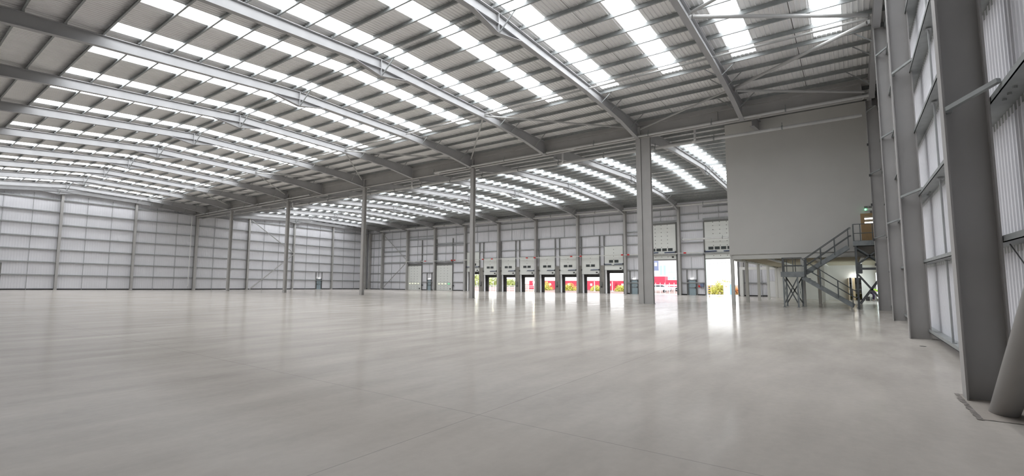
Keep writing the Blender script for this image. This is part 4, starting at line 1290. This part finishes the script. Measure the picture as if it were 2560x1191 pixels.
# through a dock opening a point at distance X lies on the ray with slope y/x
def ray_y(y_at_wall, X): return y_at_wall / XW * X
for i, (yw, rr, nm) in enumerate([(41.9, 1.7, 'fifth'), (37.6, 2.1, 'sixth'), (32.7, 1.5, 'seventh'), (28.6, 1.4, 'eighth')]):
    X = 108
    bush('shrub', (X, ray_y(yw, X), ZG), 1.3, rr, (1.9, 1.7, 1.3, 1.5)[i], M_bush, 'yellow green shrub seen through the %s open dock door' % nm, 'shrubs outside the docks', 800, 0.16, i + 2)
for i, (yw, nm) in enumerate([(57.6, 'first'), (53.6, 'second'), (49.4, 'third')]):
    X = 150
    bush('tree', (X + 12 * i, ray_y(yw, X + 12 * i), ZG), 4, 5.0 - i, (7.0, 4.2, 3.0)[i], M_treegreen, 'bright green tree far outside the %s open dock door' % nm, 'trees outside the docks', 1500, 0.35, i + 20)
bush('shrub', (96, ray_y(14.3, 96), ZG), 1.5, 2.3, 2.3, M_bush, 'yellow green shrub outside the large open door beside the office', 'shrubs outside the docks', 1200, 0.18, 41)
bush('shrub', (92, ray_y(12.45, 92), ZG), 0.8, 0.8, 1.6, M_orange, 'orange brown shrub at the right of the large open door beside the office', 'shrubs outside the docks', 300, 0.12, 42)
bush('tree', (190, ray_y(23.3, 190), ZG), 3, 4.2, 9.5, M_bush, 'yellow tree top above the pale building, left', 'trees behind the pale building', 700, 0.3, 43)
bush('tree', (190, ray_y(20.3, 190), ZG), 3, 3.2, 9.2, M_bush, 'yellow tree top above the pale building, right', 'trees behind the pale building', 600, 0.3, 44)

def container(yw0, yw1, X, lab, h=2.55, col=None):
    ya, yb = ray_y(yw0, X), ray_y(yw1, X)
    mb = MB()
    n = max(4, int((yb - ya) / 0.35))
    mb.box(X, X + 2.4, ya, yb, ZG + 0.1, ZG + h)
    for k in range(n):
        y = ya + (k + 0.25) * (yb - ya) / n
        mb.box(X - 0.04, X, y, y + (yb - ya) / n * 0.5, ZG + 0.25, ZG + h - 0.15)
    mb.box(X - 0.06, X + 0.02, ya, yb, ZG + h - 0.14, ZG + h)
    root = empty('shipping_container', (X, (ya + yb) / 2, ZG), lab, 'container', 'red containers')
    kid(mb, 'body', col or M_redbox, root)
    lg = MB(); ym = (ya + yb) / 2
    lg.box(X - 0.05, X - 0.045, ym - 0.3, ym + 0.3, ZG + 1.2, ZG + 1.8)
    kid(lg, 'panel', M_white, root)
    for y in (ya + 0.1, yb - 0.1):
        kid(MB().box(X - 0.07, X + 0.05, y - 0.08, y + 0.08, ZG, ZG + h), 'corner_post', col or M_redbox, root)
container(39.6, 42.6, 116, 'red container seen through the fifth open dock door')
container(43.4, 45.3, 118, 'red container seen at the right of the fourth open dock door')
container(35.9, 39.3, 117, 'red container seen through the sixth open dock door')
container(31.7, 35.4, 116, 'red container seen through the seventh open dock door')
container(29.6, 31.2, 117, 'left red container seen through the eighth open dock door')
container(27.6, 29.1, 117, 'right red container seen through the eighth open dock door')
for i, (yw, nm) in enumerate([(42.4, 'fifth'), (33.0, 'seventh'), (30.0, 'eighth')]):
    X = 105; y = ray_y(yw, X)
    r = empty('lamp_post', (X, y, ZG), 'slim white post outside the %s open dock door' % nm, 'post', 'white posts outside')
    kid(MB().tube([(X, y, ZG), (X, y, ZG + 2.4)], 0.09, 8), 'pole', M_white, r)
    kid(MB().box(X - 0.2, X + 0.2, y - 0.2, y + 0.2, ZG, ZG + 0.1), 'base', M_white, r)
# white rails outside the first three openings
for i, (y0, y1) in enumerate(((56.2, 59.6), (52.3, 55.4), (48.1, 51.3), (43.9, 47.3))):
    X = 82
    ya, yb = ray_y(y0, X), ray_y(y1, X)
    r = empty('guard_fence', (X, (ya + yb) / 2, ZG), 'white railing outside the %s open dock door' % ORD[i + 1], 'railing', 'white railings outside')
    for z in (0.32, 0.62, -0.15):
        kid(MB().bar((X, ya, z), (X, yb, z), 0.06, 0.08), 'rail', M_white, r)
    for k in range(3):
        y = ya + (yb - ya) * (k + 0.2) / 2.6
        kid(MB().bar((X, y, ZG), (X, y, 0.62), 0.08, 0.08, (1, 0, 0)), 'post', M_white, r)
# glaring lights
for i, (yw, zz, nm, sc) in enumerate(((57.05, 1.45, 'first', 0.13), (53.2, 1.4, 'second', 0.14), (44.35, 1.38, 'fourth', 0.26))):
    X = 100; y = ray_y(yw, X); z = 1.6 + (zz - 1.6) * X / XW
    r = empty('flood_light', (X, y, ZG), 'glaring yellow white light outside the %s open dock door' % nm, 'light', 'glaring lights outside')
    kid(MB().tube([(X + 0.15, y, ZG), (X + 0.15, y, z)], 0.05, 8), 'pole', M_white, r)
    kid(MB().lathe((X, y, z - sc), [(0.02, 0), (sc * 0.7, sc * 0.3), (sc, sc), (sc * 0.7, sc * 1.7), (0.02, sc * 2)], 16), 'lamp_head', M_glare, r, True)

# pale building, sign, lorries, car, fence seen through the large door right of the nearest column
X = 150
ya, yb = ray_y(18.5, X), ray_y(26.5, X)
r = empty('building', (X, (ya + yb) / 2, ZG), 'pale industrial building seen through the large open door', 'building')
kid(MB().box(X, X + 20, ya, yb, ZG, 8.3), 'wall', M_pale_build, r)
kid(MB().box(X - 0.4, X + 20.3, ya - 0.3, yb, 8.3, 8.6), 'roof', M_galv, r)
for yw in (22.45, 21.9):
    y = ray_y(yw, X)
    kid(MB().box(X - 0.08, X, y - 0.33, y + 0.33, 3.6, 6.6), 'window', M_sky_glass, r)
for yw in (21.3, 20.6):
    y = ray_y(yw, X)
    kid(MB().box(X - 0.08, X, y - 0.3, y + 0.3, 2.2, 2.9), 'window', M_sky_glass, r)
kid(MB().box(X - 0.06, X, ray_y(20.95, X) - 0.06, ray_y(20.95, X) + 0.06, 4.5, 7.6), 'green_stripe', M_palejamb, r)
kid(MB().box(X - 0.06, X, ray_y(20.3, X), ray_y(21.4, X), 4.4, 4.55), 'green_stripe', M_palejamb, r)
X = 146
y = ray_y(23.2, X)
r = empty('sign_board', (X, y, ZG), 'slate blue sign board with a white square on the pale building', 'sign')
kid(MB().box(X, X + 0.2, y - 0.85, y + 0.75, 4.9, 7.9), 'board', M_signblue, r)
kid(MB().box(X - 0.05, X, y - 0.45, y + 0.35, 6.3, 7.4), 'emblem', M_white, r)
kid(MB().box(X + 0.05, X + 0.15, y - 0.1, y + 0.1, ZG, 4.9), 'post', M_white, r)
# canopy roof edge
X = 140
mb = MB(); mb.bar((X, ray_y(20.0, X), 10.6), (X, ray_y(21.6, X), 10.2), 3.0, 0.25)
mb.box(X - 0.1, X + 0.1, ray_y(20.1, X) - 0.1, ray_y(20.1, X) + 0.1, ZG, 10.6)
tag(mb.build('canopy', M_galv), 'grey slanting canopy roof seen through the large open door', 'canopy')
def lorry(X, yw0, yw1, z1, lab):
    ya, yb = ray_y(yw0, X), ray_y(yw1, X)
    r = empty('lorry', (X, (ya + yb) / 2, ZG), lab, 'lorry', 'red lorries outside')
    kid(MB().box(X, X + 2.5, ya, yb, ZG + 1.0, z1), 'trailer', M_redbox, r)
    kid(MB().box(X - 0.03, X, ya + 0.2, yb - 0.2, ZG + 1.3, ZG + 1.6), 'side_stripe', M_white, r)
    for k in (0.15, 0.3, 0.8):
        y = ya + (yb - ya) * k
        kid(MB().tube([(X + 0.1, y, ZG + 0.45), (X + 0.5, y, ZG + 0.45)], 0.45, 16), 'wheel', M_black, r)
lorry(128, 21.9, 24.6, 2.9, 'red lorry trailer seen left in the large open door')
lorry(118, 19.6, 21.8, 1.9, 'red lorry trailer seen right in the large open door')
def car(X, yw, lab):
    y = ray_y(yw, X)
    r = empty('car', (X, y, ZG), lab, 'car')
    prof = [(-2.1, 0.3), (2.1, 0.3), (2.15, 0.75), (1.4, 0.95), (0.8, 1.45), (-0.9, 1.5), (-1.9, 1.0), (-2.15, 0.8)]
    kid(MB().prism(prof, (X - 0.85, y, ZG + 0.15), (X + 0.85, y, ZG + 0.15), (0, 1, 0), (0, 0, 1)), 'body', M_white, r)
    gl = [(0.75, 1.40), (1.25, 1.0), (-1.7, 1.0), (-0.9, 1.42)]
    kid(MB().prism(gl, (X - 0.87, y, ZG + 0.15), (X - 0.84, y, ZG + 0.15), (0, 1, 0), (0, 0, 1)), 'side_glass', M_dglass, r)
    for k in (-1.3, 1.3):
        kid(MB().tube([(X - 0.9, y + k, ZG + 0.32), (X - 0.6, y + k, ZG + 0.32)], 0.32, 16), 'wheel', M_black, r)
car(104, 22.7, 'white car parked outside the large open door')
X = 92
ya, yb = ray_y(19.3, X), ray_y(24.6, X)
r = empty('guard_fence', (X, (ya + yb) / 2, ZG), 'white post and rail fence outside the large open door', 'railing', 'white railings outside')
for z in (0.05, 0.5, 0.95):
    kid(MB().bar((X, ya, z), (X, yb, z), 0.05, 0.08), 'rail', M_white, r)
for k in range(9):
    y = ya + (yb - ya) * k / 8
    kid(MB().bar((X, y, ZG), (X, y, 1.3), 0.09, 0.09, (1, 0, 0)), 'post', M_white, r)
# things outside the door beside the office
X, y = 74.2, ray_y(15.9, 74.2)
r = empty('bollard', (X, y, -0.33), 'yellow and black striped bollard outside the door beside the office', 'bollard')
bm = MB()
for k in range(8):
    bm.lathe((X, y, -0.33 + k * 0.165), [(0.11, 0), (0.11, 0.165)], 14, k % 2)
kid(bm, 'post', [M_black, M_yellow], r)
X, y = 90, ray_y(13.72, 90)
r = empty('portable_toilet', (X, y, ZG), 'white portable toilet cabin with blue side outside the door beside the office', 'portable toilet')
kid(MB().box(X, X + 1.2, y - 0.62, y + 0.52, ZG, ZG + 2.0), 'cabin', M_toilet, r)
kid(MB().box(X - 0.02, X + 1.2, y - 0.72, y - 0.6, ZG, ZG + 1.95), 'side_wall', M_toiletblue, r)
pr = [(-0.6, 0), (0.52, 0), (0.48, 0.14), (0.3, 0.26), (0, 0.31), (-0.35, 0.26), (-0.56, 0.14)]
kid(MB().prism(pr, (X, y, ZG + 2.0), (X + 1.2, y, ZG + 2.0), (0, 1, 0), (0, 0, 1)), 'roof', M_toilet, r)
kid(MB().box(X - 0.03, X, y - 0.45, y + 0.35, ZG + 0.15, ZG + 1.9), 'door', M_toilet, r)
kid(MB().box(X - 0.045, X - 0.03, y - 0.05, y + 0.12, ZG + 1.5, ZG + 1.65), 'sign', M_yellow, r)
X = 98
r = empty('barrier_gate', (X, ray_y(15.45, X), ZG), 'square white gate frame outside the door beside the office', 'gate')
for yw in (15.7, 15.1):
    y = ray_y(yw, X)
    kid(MB().bar((X, y, ZG), (X, y, 1.05), 0.07, 0.07, (1, 0, 0)), 'post', M_galv, r)
kid(MB().bar((X, ray_y(15.1, X), 1.05), (X, ray_y(15.7, X), 1.05), 0.07, 0.07), 'top_rail', M_galv, r)
kid(MB().bar((X, ray_y(14.8, X), 0.55), (X, ray_y(16.1, X), 0.55), 0.05, 0.05), 'mid_rail', M_galv, r)
mb = MB(); X = 76; mb.tube([(X, 10.0, 4.9), (X, 14.0, 4.55), (X, 19.0, 4.1)], 0.035, 8)
tag(mb.build('overhead_cable', M_dframe), 'thin overhead cable crossing the bright door opening beside the office', 'cable')
# view behind the glazed entrance
bush('shrub', (66.5, ray_y(-0.5, 66.5), -0.3), 0.5, 0.9, 0.8, M_bush, 'yellow green shrub behind the glazed entrance beneath the office', 'shrubs outside the docks', 300, 0.08, 61)
